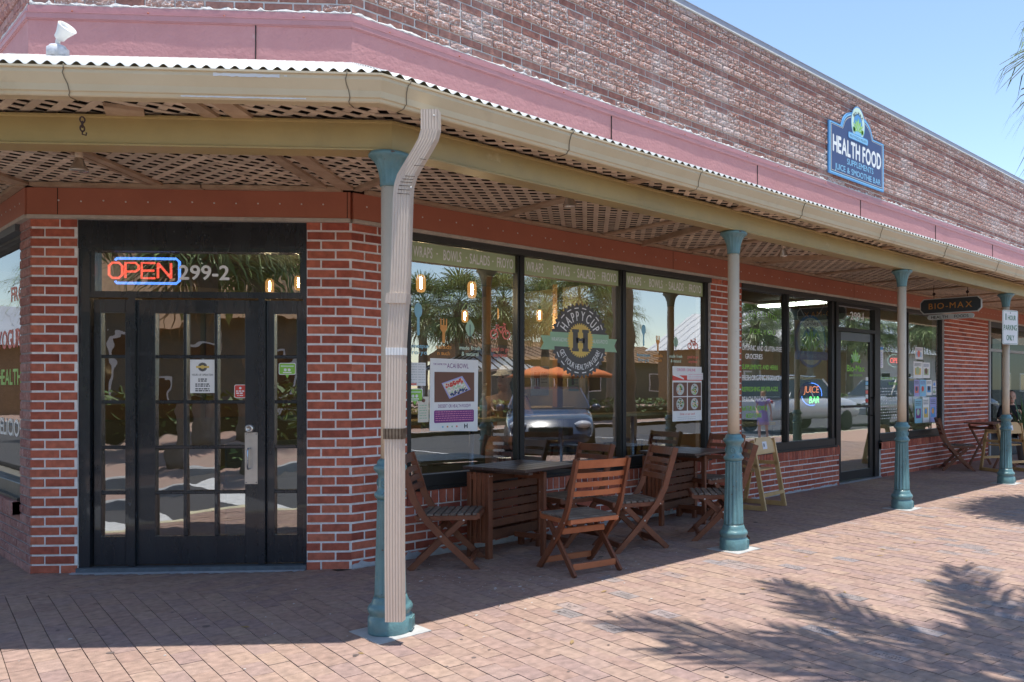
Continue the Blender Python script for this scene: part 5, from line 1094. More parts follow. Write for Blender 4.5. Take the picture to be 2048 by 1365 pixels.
for i, (x, z, w_, h, c1, c2, lb) in enumerate(posters):
    def fn(m, x=x, z=z, w_=w_, h=h, c1=c1, c2=c2, i=i):
        rnd = random.Random(i + 40); m.rect(x, z, x + w_, z + h, 0, ix[c1]); m.rect(x + w_ * .15, z + h * .2, x + w_ * .8, z + h * .6, .001, ix[c2]); m.disc((x + w_ * .45, z + h * .45), w_ * .2, .0014, ix[rnd.choice(IK)], 12); lines(m, x + w_ * .1, x + w_ * .85, z + h * .9, 3, h * .07, h * .03, rnd.choice(('navy', 'slate', 'purple')), .001, seed=i)
    graphic('flyer', lb, 'flyer', lift(MF, -.0705 + .0002 * i), fn, 'flyers taped inside the narrow window')
Ml = lift(LF, -.0705)
graphic('window_lettering', 'red handwritten yogurt wording on the side window', 'lettering', Ml, lambda m: (m.text('FRO', -.80, 1.98, .11, ix['coral'], 0, width=.42, bold=.02), m.text('YOGURT', -1.02, 1.62, .14, ix['red'], 0, width=1.0, bold=.02)))
graphic('window_lettering', 'green and white handwritten healthy and delicious wording on the side window', 'lettering', Ml, lambda m: (m.text('HEALTHY', -1.0, 1.33, .12, ix['green'], 0, width=1.0, bold=.02), m.text('&', -.58, 1.15, .10, ix['pale'], 0, bold=.02), m.text('DELICIOUS', -1.02, .93, .13, ix['white'], 0, width=1.15, bold=.015)))
# ------------------------------------------------------------ inside the shops
def T(name, label, cat, loc=(0, 0, 0), rz=0, group=None): return thing(name, label, cat, loc, rz, group)
ledge_m = pm('varnished_ledge', (.72, .55, .26), .4, .15, 5, .1, 40, col2=(.82, .66, .36))
t = T('window_counter', 'yellow wooden counter ledge running inside the shop window', 'counter')
m = MB(); m.bbox((.10, .28, 1.005), (4.2, .58, 1.04), .006); m.build('ledge', [ledge_m], t)
for x in (1.30, 2.30, 3.28): m = MB(); m.tube([(x, .42, 0.02), (x, .42, 1.0)], .022, 12); m.build('leg', [pm('blue_steel_leg', (.36, .42, .52), .3, metal=.7)], t)
# boarded half wall and serving counter deeper in
t = T('serving_counter', 'orange wood serving counter with grey boarding, behind the window stools', 'counter')
m = MB()
for i in range(6): m.bbox((2.1, 2.50, .02 + i * .165), (4.2, 2.56, .02 + i * .165 + .16), .003)
m.build('boarding', [pm('grey_green_board', (.20, .23, .21), .7, .2, 5)], t)
m = MB(); m.box((2.1, 2.56, .02), (4.2, 3.1, .98)); m.build('carcass', [pm('counter_orange', (.40, .19, .06), .5, .25, 3)], t)
m = MB(); m.bbox((2.05, 2.45, 1.0), (4.25, 3.15, 1.05), .004); m.build('worktop', [ledge_m], t)
t = T('half_wall', 'grey horizontal boarded half wall inside, left part of the shop window', 'partition')
m = MB()
for i in range(5): m.bbox((-.2, 1.75, .02 + i * .165), (2.0, 1.80, .02 + i * .165 + .16), .003)
m.build('boarding', [MATS['grey_green_board']], t)
t = T('sign_board', 'grey get your health in gear jacksonville band on wooden posts inside', 'sign')
Mi = frame((0, 2.35, 0), (1, 0, 0), (0, -1, 0))
m = MB(Mi); m.box((2.45, 1.68, -.02), (5.4, 1.80, 0)); m.build('band', [pm('band_grey', (.27, .29, .26), .6)], t)
m = MB(Mi); m.text('GET YOUR HEALTH IN GEAR, JACKSONVILLE!', 3.35, 1.705, .062, 0, .003, width=1.7); m.build('lettering', [ink['charcoal']], t)
for x in (2.9, 3.9): m = MB(); m.box((x, 2.37, 1.05), (x + .09, 2.46, 2.6)); m.build('post', [pm('post_wood', (.42, .22, .09), .6, .2, 6)], t)
rnd = random.Random(3)
for i, (x, z, w_, h, c, lb) in enumerate(((3.05, 1.25, .26, .38, 'greyg', 'grey menu card under the health in gear band'), (3.45, 1.20, .28, .36, 'white', 'white menu card beside the brown picture'), (4.05, 1.25, .18, .24, 'sage', 'green picture card near the right post'))):
    def fn(m, x=x, z=z, w_=w_, h=h, c=c, i=i): m.rect(x, z, x + w_, z + h, 0, ix[c]); m.rect(x + .05, z + .08, x + w_ * .5, z + h * .8, .002, ix['brown']); lines(m, x + w_ * .55, x + w_ * .9, z + h * .8, 4, .04, .012, 'slate', .002, i)
    graphic('menu_card', lb, 'menu card', frame((0, 2.33, 0), (1, 0, 0), (0, -1, 0)), fn)
def stool(x, y, lb):
    t = T('bar_stool', lb, 'stool', (x, y, 0.02), group='dark metal bar stools')
    m = MB(); m.lathe([(.15, .68), (.165, .70), (.165, .72), (.15, .735), (.02, .74)], 20); m.build('seat', [pm('stool_seat', (.05, .035, .03), .4)], t)
    for i in range(4): a = i * math.pi / 2 + .78; m = MB(); m.tube([(.12 * math.cos(a), .12 * math.sin(a), .69), (.20 * math.cos(a), .20 * math.sin(a), 0)], .013, 8); m.build('leg', [dark_m], t)
    m = MB(); m.tube([(.175 * math.cos(k * .35), .175 * math.sin(k * .35), .28) for k in range(18)], .009, 6, close=True); m.build('footrest', [dark_m], t); return t
s0 = stool(1.95, .86, 'bar stool under the seated woman in the white cap')
for x, lb in ((2.72, 'bar stool under the ledge in the middle pane'), (3.45, 'bar stool left of the food photo poster'), (3.95, 'bar stool nearest the brick pier')): dup(s0, (x, .86, .02), .4, lb)
# pendant lamps (lit)
def pendant(p, lb, first=[]):
    if first: return dup(first[0], p, 0, lb)
    t = T('pendant_lamp', lb, 'lamp', p, 0, 'amber glass pendant bulbs')
    m = MB(); m.tube([(0, 0, .10), (0, 0, .6)], .004, 5); m.lathe([(.018, .06), (.018, .11), (.006, .12)], 12); m.build('cord', [dark_m], t)
    m = MB(); m.lathe([(.002, -.055), (.008, -.05), (.010, 0), (.008, .04), (.003, .05)], 10); m.build('filament', [pm('filament', (1, .6, .25), .5, 0, emit=((1, .66, .30), 160))], t)
    m = MB(); m.lathe([(.006, -.085), (.030, -.078), (.040, -.05), (.040, .035), (.030, .06), (.016, .07)], 18); m.build('glass', [glow('amber_glass', (1, .42, .12), 1.1, .40)], t)
    ld = bpy.data.lights.new('bulb_light', 'POINT'); ld.energy = 5; ld.color = (1, .72, .42); ld.shadow_soft_size = .03; lo = bpy.data.objects.new('bulb_light', ld); COL.objects.link(lo); lo.parent = t; lo.location = (0, 0, -.11)
    first.append(t); return t
for p, lb in (((.93, .62, 2.20), 'left amber pendant bulb below the green band'), ((1.44, .62, 2.19), 'second amber pendant bulb below the green band'), ((2.9, 2.9, 2.17), 'distant amber pendant seen left of the round emblem'), ((3.35, 2.9, 2.23), 'distant amber pendant just left of the first mullion'), ((3.8, 2.6, 2.22), 'distant amber pendant above the round emblem'), ((.92, 2.94, 2.39), 'amber pendant at the right end of the transom window'), ((.60, 2.86, 2.32), 'amber pendant in the transom corner')): pendant(p, lb)
# fluorescent fitting in the neighbouring shop (lit)
t = T('ceiling_light', 'long pale fluorescent ceiling light in the juice bar', 'lamp', (7.7, 1.35, 2.58))
m = MB(); m.box((-.15, -.62, 0), (.15, .62, .035)); m.build('housing', [white_m], t); m = MB(); m.bbox((-.12, -.6, -.03), (.12, .6, -.001), .01); m.build('diffuser', [pm('lit_diffuser', (.9, .95, .85), .5, 0, emit=((.93, 1, .86), 10.0))], t)
t2_ = dup(t, (6.2, 3.4, 2.58), 0, 'fluorescent ceiling light deeper in the juice bar')
t = T('juice_counter', 'white counter behind the juice bar window', 'counter')
m = MB(); m.box((4.9, .65, .02), (6.1, 1.2, .80)); m.build('carcass', [pm('pale_blue_counter', (.50, .58, .66), .5, .1, 3)], t); m = MB(); m.bbox((4.85, .6, .80), (6.15, 1.25, .84), .004); m.build('worktop', [ledge_m], t)
t = T('display_fridge', 'tall pale fridge behind the glass right of the juice bar neon', 'fridge', (6.45, 1.0, .02))
m = MB(); m.bbox((-.22, -.25, 0), (.25, .3, 1.15), .01); m.build('body', [pm('fridge_white', (.62, .66, .70), .35)], t); m = MB(); m.bbox((-.18, -.265, .1), (.21, -.25, 1.08), .005); m.build('door', [pm('fridge_door', (.50, .55, .60), .3)], t)
for i, (x, y, z, w_, lb) in enumerate(((2.55, 2.75, 1.05, .5, 'stack of jars on the serving counter'), )):
    for k in range(5):
        t = T('glass_jar', ['tall', 'squat', 'second tall', 'dark', 'small'][k] + ' jar on the orange serving counter', 'jar', (x + k * .27, 2.7, 1.05)); m = MB(); h = (.28, .17, .27, .21, .14)[k]; m.lathe([(.06, 0), (.065, .02), (.065, h * .8), (.045, h * .9), (.045, h)], 14); m.build('body', [pm('jar%d' % k, ((.35, .36, .36), (.5, .45, .3), (.3, .33, .35), (.1, .07, .05), (.25, .1, .1))[k], .25)], t); m = MB(); m.lathe([(.05, h), (.05, h + .025), (.02, h + .03)], 12); m.build('lid', [steel_m], t)
# things on the ledge
t = T('water_bottle', 'clear plastic water bottle with blue label on the window counter', 'bottle', (1.42, .42, 1.04)); m = MB(); m.lathe([(.03, 0), (.033, .01), (.032, .12), (.03, .15), (.014, .18), (.013, .20)], 16); m.build('body', [pm('bottle_plastic', (.38, .50, .58), .15, .1, 5)], t); m = MB(); m.lathe([(.0335, .06), (.0335, .11)], 16); m.build('label', [ink['sky']], t); m = MB(); m.lathe([(.0145, .195), (.0145, .212)], 12); m.build('cap', [white_m], t)
t = T('takeout_box', 'brown folded takeout box on the window counter', 'box', (1.67, .43, 1.04)); m = MB(); m.add([(-.07, -.05, 0), (.07, -.05, 0), (.07, .05, 0), (-.07, .05, 0), (-.09, -.07, .11), (.09, -.07, .11), (.09, .07, .11), (-.09, .07, .11), (-.03, -.01, .15), (.03, -.01, .15), (.03, .01, .15), (-.03, .01, .15)], [(3, 2, 1, 0), (0, 1, 5, 4), (1, 2, 6, 5), (2, 3, 7, 6), (3, 0, 4, 7), (4, 5, 9, 8), (5, 6, 10, 9), (6, 7, 11, 10), (7, 4, 8, 11), (8, 9, 10, 11)]); m.build('carton', [pm('kraft', (.34, .22, .12), .8)], t)
t = T('drink_can', 'purple drink can beside the water bottle', 'can', (1.31, .45, 1.04)); m = MB(); m.lathe([(.026, 0), (.032, .008), (.032, .145), (.026, .155)], 16); m.build('body', [pm('can_purple', (.20, .16, .42), .3, metal=.4)], t); m = MB(); m.lathe([(.026, .155), (.027, .159), (.024, .156)], 16); m.build('rim', [steel_m], t)
# ------------------------------------------------------------ people
skin_m = pm('skin', (.58, .35, .26), .5, .06, 5, .05, 80); hair_m = pm('brown_hair', (.05, .03, .02), .6, .4, 30, .5, 90, stretch=(1, 1, .2))
def skinmesh(name, joints, edges, rad, mat, parent, sub=2, root=0):
    ks = list(joints); me = bpy.data.meshes.new(name); me.from_pydata([joints[k] for k in ks], [(ks.index(a), ks.index(b)) for a, b in edges], []); me.materials.append(mat)
    o = mkobj(name, me, parent); md = o.modifiers.new('skin', 'SKIN'); md.use_smooth_shade = True
    for i, k in enumerate(ks):
        r = rad[k]; sv_ = me.skin_vertices[0].data[i]; sv_.radius = (r, r) if not isinstance(r, tuple) else r; sv_.use_root = (i == root)
    sb = o.modifiers.new('sub', 'SUBSURF'); sb.levels = sub; sb.render_levels = sub; return o
for _ in (1,):
    pass
def add_skin_layer(me):
    if not me.skin_vertices: 
        pass
def skinmesh(name, joints, edges, rad, mat, parent, sub=2, root=0):
    ks = list(joints); me = bpy.data.meshes.new(name); me.from_pydata([joints[k] for k in ks], [(ks.index(a), ks.index(b)) for a, b in edges], []); me.materials.append(mat)
    o = mkobj(name, me, parent); md = o.modifiers.new('skin', 'SKIN'); md.use_smooth_shade = True
    if not len(me.skin_vertices):
        import bmesh
        bm_ = bmesh.new(); bm_.from_mesh(me); bm_.verts.layers.skin.verify(); bm_.to_mesh(me); bm_.free()
    for i, k in enumerate(ks):
        r = rad[k]; q = me.skin_vertices[0].data[i]; q.radius = (r, r) if not isinstance(r, tuple) else r; q.use_root = (i == root)
    sb = o.modifiers.new('sub', 'SUBSURF'); sb.levels = sub; sb.render_levels = sub; return o
def ellip(m, c, r, n=20, k=14, mi=None, zmin=-1., M=None):
    vs = []; fs = []
    for j in range(k + 1):
        t = -math.pi / 2 + math.pi * j / k; z = math.sin(t)
        if z < zmin: z = zmin
        q = math.cos(t) if z > zmin else math.sqrt(max(0, 1 - zmin * zmin)) * (j / k * 2 if False else 1)
        for i in range(n): a = 2 * math.pi * i / n; vs.append((c[0] + r[0] * q * math.cos(a), c[1] + r[1] * q * math.sin(a), c[2] + r[2] * z))
    for j in range(k):
        for i in range(n): fs.append((j * n + i, j * n + (i + 1) % n, (j + 1) * n + (i + 1) % n, (j + 1) * n + i))
    m.smooth = True; m.add(vs, fs, mi, M); m.smooth = False
def head(m, c, s, yaw):
    # skull, jaw, nose, ears, eyes, mouth; faces local +x
    M = Matrix.Translation(c) @ Matrix.Rotation(yaw, 4, 'Z') @ Matrix.Scale(s, 4)
    ellip(m, (0, 0, .02), (.098, .078, .105), M=M, mi=0); ellip(m, (.025, 0, -.045), (.068, .058, .075), M=M, mi=0); ellip(m, (.098, 0, -.01), (.018, .012, .024), 10, 8, M=M, mi=0)
    for y in (-1, 1): ellip(m, (-.005, y * .078, -.01), (.018, .008, .030), 10, 8, M=M, mi=0); ellip(m, (.085, y * .030, .015), (.010, .013, .008), 8, 6, M=M, mi=1); ellip(m, (.086, y * .032, .040), (.010, .018, .004), 8, 6, M=M, mi=2)
    ellip(m, (.088, 0, -.062), (.010, .024, .007), 10, 6, M=M, mi=3)
eye_m = flat('eye', (.04, .03, .03)); lip_m = flat('lips', (.42, .15, .13)); HM = [skin_m, eye_m, hair_m, lip_m]
def hand(joints, edges, rad, key, wrist, d, side, up=Vector((0, 0, 1)), s=1.0):
    d = Vector(d).normalized(); side = Vector(side).normalized(); w_ = Vector(wrist); palm = w_ + d * .075 * s
    joints[key + 'palm'] = tuple(palm); rad[key + 'palm'] = .024 * s
    for i, (o, L) in enumerate(((-.024, .065), (-.008, .075), (.008, .07), (.024, .055))):
        a = palm + side * o * s + d * .02 * s; b = a + d * L * .5 * s - up * .01 * s; c = b + d * L * .4 * s - up * .028 * s
        for n_, p, r in (('a', a, .0105), ('b', b, .0095), ('c', c, .008)): joints[f'{key}{i}{n_}'] = tuple(p); rad[f'{key}{i}{n_}'] = r * s
        edges += [(key + 'palm', f'{key}{i}a'), (f'{key}{i}a', f'{key}{i}b'), (f'{key}{i}b', f'{key}{i}c')]
    a = w_ + d * .035 * s - side * .03 * s; b = a + d * .03 * s - side * .02 * s - up * .01 * s; joints[key + 'ta'] = tuple(a); joints[key + 'tb'] = tuple(b); rad[key + 'ta'] = .012 * s; rad[key + 'tb'] = .009 * s
    edges += [(key + 'w', key + 'ta'), (key + 'ta', key + 'tb')]
def person(label, loc, rz, P, s=1.0, clothes=None, hairf=None, hyaw=0., extra=None, headc=None):
    t = thing('person', label, 'person', loc, rz)
    J = {k: tuple(Vector(v) * s) for k, (v, r) in P.items()}; Rd = {k: (tuple(q * s for q in r) if isinstance(r, tuple) else r * s) for k, (v, r) in P.items()}
    E_ = [('pelvis', 'belly'), ('belly', 'chest'), ('chest', 'neck'), ('neck', 'skull')]
    for k in 'LR': E_ += [('pelvis', k + 'hip'), (k + 'hip', k + 'knee'), (k + 'knee', k + 'ank'), (k + 'ank', k + 'toe'), ('chest', k + 'sh'), (k + 'sh', k + 'elb'), (k + 'elb', k + 'w'), (k + 'w', k + 'palm')]
    for k, sd in (('L', 1), ('R', -1)):
        d = Vector(J[k + 'w']) - Vector(J[k + 'elb']); sdv = Vector((0, sd, 0)) if abs(d.normalized().y) < .8 else Vector((1, 0, 0)); hand(J, E_, Rd, k, J[k + 'w'], d, sdv, s=s)
    skinmesh('body', J, E_, Rd, skin_m, t)
    hc = Vector(J['skull']) + Vector((.015, 0, .055)) * s if headc is None else Vector(headc) * s
    m = MB(); head(m, hc, s, hyaw); m.build('head', HM, t)
    if hairf: hairf(t, hc, s, hyaw)
    for nm, keys, ex, col in clothes or []:
        jj = {}; ee = []; rr = {}
        for k in keys: jj[k] = J[k]; rr[k] = tuple(q + ex * s for q in Rd[k]) if isinstance(Rd[k], tuple) else Rd[k] + ex * s
        ee = [(a, b) for a, b in E_ if a in jj and b in jj]; skinmesh(nm, jj, ee, rr, col, t)
    if extra: extra(t, J)
    return t
def cap_hair(t, c, s, yaw):
    M = Matrix.Translation(c) @ Matrix.Rotation(yaw, 4, 'Z') @ Matrix.Scale(s, 4)
    m = MB(); ellip(m, (-.012, 0, .035), (.108, .090, .098), zmin=.0, M=M); 
    vs = []; n = 12
    for i in range(n + 1): a = -1.15 + 2.3 * i / n; vs += [(.07 * math.cos(a) + .02, .086 * math.sin(a), .052), (.175 * math.cos(a) ** .6 + .01 if math.cos(a) > 0 else .01, .082 * math.sin(a), .030)]
    m.add(vs, [(2 * i, 2 * i + 1, 2 * i + 3, 2 * i + 2) for i in range(n)], None, M); m.build('cap', [pm('white_cap', (.85, .85, .9), .7, .06, 6)], t)
    m = MB(); ellip(m, (-.025, 0, .0), (.088, .083, .09), M=M); ellip(m, (-.10, 0, -.03), (.03, .035, .085), M=M); m.build('hair', [hair_m], t)
seat_pose = dict(pelvis=((0, 0, .80), (.115, .15)), belly=((.03, 0, .93), (.10, .135)), chest=((.06, 0, 1.12), (.105, .15)), neck=((.08, 0, 1.25), .05), skull=((.10, 0, 1.33), .055),
    Lsh=((.06, .165, 1.185), .05), Lelb=((.20, .235, 1.03), .038), Lw=((.36, .12, 1.12), .026), Rsh=((.06, -.165, 1.185), .05), Relb=((.17, -.23, .98), .038), Rw=((.34, -.14, 1.06), .026),
    Lhip=((.02, .09, .79), .095), Lknee=((.42, .13, .74), .062), Lank=((.44, .12, .34), .036), Ltoe=((.55, .13, .29), .03), Rhip=((.02, -.09, .79), .095), Rknee=((.42, -.12, .72), .062), Rank=((.40, -.13, .33), .036), Rtoe=((.51, -.14, .28), .03))
tank_m = pm('white_tank_top', (.8, .8, .86), .8, .1, 8, .2); short_m = pm('striped_shorts', (.35, .33, .36), .8, .3, 40)
def fork_(t, J): m = MB(); p = Vector(J['Lpalm']); m.tube([tuple(p + Vector((-.04, .0, .0))), tuple(p + Vector((.12, -.10, -.03)))], .004, 6); m.build('fork', [flat('black_plastic', (.02, .02, .02))], t)
person('woman in a white cap and tank top eating at the window counter', (1.99, .86, 0.0), R_(-128), seat_pose, 1.0, [('tank_top', ('pelvis', 'belly', 'chest'), .012, tank_m), ('shorts', ('pelvis', 'Lhip', 'Rhip'), .016, short_m)], cap_hair, R_(-35), fork_)
stand = dict(pelvis=((0, 0, .93), (.10, .14)), belly=((0, 0, 1.06), (.09, .12)), chest=((0, 0, 1.28), (.10, .14)), neck=((0, 0, 1.42), .048), skull=((.01, 0, 1.50), .05),
    Lsh=((0, .17, 1.36), .045), Lelb=((.02, .24, 1.10), .035), Lw=((.16, .16, .98), .025), Rsh=((0, -.17, 1.36), .045), Relb=((-.06, -.24, 1.10), .035), Rw=((-.02, -.28, .86), .025),
    Lhip=((0, .09, .88), .085), Lknee=((.12, .10, .50), .055), Lank=((.10, .10, .09), .035), Ltoe=((.22, .11, .03), .028), Rhip=((0, -.09, .88), .085), Rknee=((-.03, -.10, .49), .055), Rank=((-.16, -.10, .10), .035), Rtoe=((-.05, -.11, .03), .028))
def short_hair(t, c, s, yaw): M = Matrix.Translation(c) @ Matrix.Rotation(yaw, 4, 'Z') @ Matrix.Scale(s, 4); m = MB(); ellip(m, (-.018, 0, .03), (.100, .088, .105), M=M, zmin=-.45); m.build('hair', [hair_m], t)
def pony(t, c, s, yaw): M = Matrix.Translation(c) @ Matrix.Rotation(yaw, 4, 'Z') @ Matrix.Scale(s, 4); m = MB(); ellip(m, (-.018, 0, .03), (.102, .09, .108), M=M, zmin=-.4); ellip(m, (-.10, 0, -.05), (.05, .06, .12), M=M); m.build('hair', [pm('fair_hair', (.30, .18, .09), .6, .3, 30, .3)], t)
purple_m = pm('lilac_dress', (.33, .26, .62), .7, .15, 10, .2)
def dress_(t, J):
    m = MB(); s_ = .72
    for prof, nm in (([(.23, .52), (.21, .62), (.175, .85), (.135, 1.0), (.125, 1.12), (.15, 1.26), (.15, 1.35), (.10, 1.41), (.06, 1.43)], 'dress'),):
        m = MB(); m.lathe([(r * s_ * (1 + .04 * math.sin(z * 9)), z * s_) for r, z in prof], 24, 0, Matrix.Scale(.80, 4, (1, 0, 0))); m.build(nm, [purple_m], t)
    for k in 'LR': a = Vector(J[k + 'sh']); b = Vector(J[k + 'elb']); m = MB(); m.tube([tuple(a + Vector((0, 0, .02))), tuple(a.lerp(b, .45))], [.052, .058], 10); m.build('sleeve', [purple_m], t)
person('girl in a lilac dress walking along the kerb, seen reflected in the juice bar window', (13.4, -5.9, 0), R_(165), stand, .72, None, pony, 0, dress_)
person('person in a dark shirt seated at the far end under the canopy', (12.75, -.1, -.28), R_(-150), seat_pose, 1.0, [('shirt', ('pelvis', 'belly', 'chest', 'neck', 'Lsh', 'Rsh', 'Lelb', 'Relb'), .014, pm('dark_shirt', (.02, .02, .025), .8)), ('trousers', ('pelvis', 'Lhip', 'Rhip', 'Lknee', 'Rknee'), .014, pm('dark_trousers', (.03, .03, .04), .8))], short_hair, 0)
# ------------------------------------------------------------ palms
trunk_m = pm('palm_trunk', (.17, .135, .105), .95, .35, 9, .9, 25, col2=(.28, .24, .20), stretch=(1, 1, .5))
frond_m = pm('palm_frond', (.14, .21, .05), .45, .4, 1.6, .0, island=.6, col2=(.27, .33, .12), spec=.5); dead_m = pm('dry_frond', (.24, .17, .09), .8, .3, 3, .0, island=.3)
def fan(m, root, az, el, pet, L, n, rnd, mi, spread=118):
    ax = Vector((math.cos(az) * math.cos(el), math.sin(az) * math.cos(el), math.sin(el))); sd = Vector((-math.sin(az), math.cos(az), 0)); up = sd.cross(ax) * -1
    dr = -.30 * pet * pet; hub = root + ax * pet + Vector((0, 0, dr)); mid = root + ax * pet * .5 + Vector((0, 0, dr * .3))
    m.tube([root, mid, hub], [.014, .011, .008], 4, mi)
    ax = (ax + Vector((0, 0, -.5 * pet))).normalized(); up = ax.cross(sd)
    for i in range(n):
        a = R_(-spread + 2 * spread * i / (n - 1)) + rnd.uniform(-.04, .04); l = L * (.62 + .38 * math.cos(a * .62)) * rnd.uniform(.9, 1.08)
        d = (ax * math.cos(a) + sd * math.sin(a) + up * (.14 * (-1) ** i * .6 + .12)).normalized(); s2 = (d.cross(up)).normalized(); w_ = .019 * rnd.uniform(.8, 1.2)
        g = Vector((0, 0, -1)); p0 = hub; p1 = hub + d * l * .45 + g * .03; p2 = hub + d * l * .78 + g * (.07 + .10 * rnd.random()) * l; p3 = hub + d * l * (.98 - .1 * rnd.random()) + g * (.22 + .28 * rnd.random()) * l
        v = [p0 - s2 * w_ * .3, p0 + s2 * w_ * .3, p1 + s2 * w_, p1 - s2 * w_, p2 + s2 * w_ * .6, p2 - s2 * w_ * .6, p3]
        m.add([tuple(q) for q in v], [(0, 1, 2, 3), (3, 2, 4, 5), (5, 4, 6)], mi)
def make_palm(label, h, seed, nl=46, L=.95, pet=1.0, loc=(0, 0, 0), group='cabbage palms around the street', els=None, spread=118):
    rnd = random.Random(seed); t = thing('palm_tree', label, 'tree', loc, 0, group); lean = rnd.uniform(-.25, .25)
    m = MB(); pts = []; rr = []; N = 22
    for i in range(N + 1): f = i / N; pts.append((lean * f * f, lean * .5 * f * f, h * f)); rr.append(.165 + .05 * (1 - f) ** 3 + .014 * math.sin(i * 2.3) + rnd.uniform(-.008, .008))
    m.tube(pts, rr, 14); rndb = random.Random(seed)
    for i in range(40):     # old leaf boots below the crown
        a = i * 2.4; z = h - .1 - i * .022; p = Vector((pts[-1][0] + .15 * math.cos(a), pts[-1][1] + .15 * math.sin(a), z)); q = p + Vector((.12 * math.cos(a), .12 * math.sin(a), .20)); m.tube([p, q], [.045, .02], 5)
    m.build('trunk', [trunk_m], t)
    m = MB(); c = Vector(pts[-1])
    for az_, el_, p_, l_ in els or []: fan(m, c, R_(az_), R_(el_), p_, l_, 34, rnd, 0, spread)
    for i in range(nl):
        f = i / nl; el = R_(82 - 128 * f ** .9) + rnd.uniform(-.12, .12); fan(m, c + Vector((0, 0, .12 - .25 * f)), i * 2.39996 + rnd.uniform(-.2, .2), el, pet * rnd.uniform(.75, 1.1), L * rnd.uniform(.85, 1.1), 30, rnd, 1 if f > .93 else 0)
    m.build('crown', [frond_m, dead_m], t); return t
def vp(px, Z, plane='main'):     # ground point whose mirror image in a shop window lies at that bearing
    a = (px - 1375) / 1660; X = -2.915 + Z * (FV.x + a * .657); Y = -5.745 + Z * (FV.y - a * .754)
    return (X, -Y, 0) if plane == 'main' else (-Y, -X, 0)
pA = make_palm('cabbage palm on the sunlit paving just beyond the right edge of the view', 5.2, 3, 44, .80, .95, (6.65, -3.8, 0))
def plume(m, root, az, el, Lr, rnd, mi, ll=.52):
    az, el = R_(az), R_(el); ax = Vector((math.cos(az) * math.cos(el), math.sin(az) * math.cos(el), math.sin(el))); sd = Vector((-math.sin(az), math.cos(az), 0))
    P = lambda q: root + ax * Lr * q + sd * .10 * math.sin(q * 2.4 + az) + Vector((0, 0, -.42 * Lr * q * q))
    m.tube([P(i / 8) for i in range(9)], [.018, .016, .014, .012, .010, .008, .006, .004, .002], 5, mi)
    for i in range(46):
        q = .30 + .69 * i / 45; p = P(q); d0 = (P(min(1, q + .02)) - P(q - .02)).normalized()
        for s_ in (-1, 1):
            l = ll * (.45 + .75 * math.sin(math.pi * min(1, (q - .22) / .82))) * rnd.uniform(.75, 1.1); d = (d0 + sd * s_ * rnd.uniform(.28, .55) + Vector((0, 0, rnd.uniform(-.15, .25)))).normalized(); n_ = d.cross(Vector((0, 0, 1))).normalized() * .013
            p1 = p + d * l * .55; p2 = p + d * l + Vector((0, 0, -.25 * l)); m.add([tuple(v) for v in (p - n_ * .4, p + n_ * .4, p1 + n_, p1 - n_, p2)], [(0, 1, 2, 3), (3, 2, 4)], mi)
pB = make_palm('palm nearest the corner, its long fronds shading the foreground paving', 5.5, 8, 6, .7, .4, (.9, -5.71, 0))
m = MB(); rnd = random.Random(12); tp_ = Vector((0, 0, 5.5))
for az_, el_, L_ in ((74, 18, 2.75), (80, 8, 2.2), (103, 18, 2.85), (110, 5, 2.3), (96, 10, 1.9), (41, 18, 2.85), (48, 6, 2.3), (30, 12, 2.2), (5, 18, 2.8), (-25, 15, 2.8), (-60, 15, 2.8), (-95, 15, 2.8), (-130, 18, 2.8), (-165, 15, 2.8), (165, 15, 2.7), (140, 16, 2.7), (60, 60, 2.2), (150, 60, 2.2), (-90, 60, 2.2), (-10, 62, 2.2)): plume(m, tp_, az_, el_, L_, rnd, 0)
m.build('frond_plumes', [frond_m], pB)
pC = make_palm('short full cabbage palm reflected in the first shop pane', 4.3, 12, 50, .95, .95, vp(925, 30))
far = [(850, 34, 1.08, 'palm reflected at the left edge of the first shop pane'), (1010, 33, 1.1, 'palm reflected beside the first mullion'), (1095, 36, 1.12, 'palm reflected behind the round emblem'), (1165, 31, 1.05, 'palm reflected above the round emblem'), (1225, 40, 1.15, 'palm reflected at the second mullion'), (1515, 46, 1.15, 'palm reflected above the grocery lettering'), (1560, 50, 1.1, 'second palm reflected above the grocery lettering'), (1625, 44, 1.1, 'palm reflected behind the oval vegetable sign'), (1705, 48, 1.2, 'palm reflected in the glazed door'), (1760, 46, 1.1, 'palm reflected left of the third column'), (1845, 50, 1.2, 'palm reflected over the taped flyers')]
for px, Z, s, lb in far: dup(pC, vp(px, Z), px * .7, lb, s)
for (x, y), s, lb in (((-9.4, -2.2), .98, 'palm on the island reflected in the transom'), ((-11.5, -3.9), 1.1, 'second palm on the island across the side street'), ((-10.5, 1.8), 1.05, 'palm on the island opposite the side window'), ((-13, -.6), 1.2, 'palm at the back of the island'), ((-9, 7), 1.1, 'palm further up the side street'), ((-6.2, 21), 1.0, 'palm reflected in the side window'), ((-8.5, 29), 1.2, 'taller palm reflected in the side window')): dup(pC, (x, y, 0), x + y, lb, s)
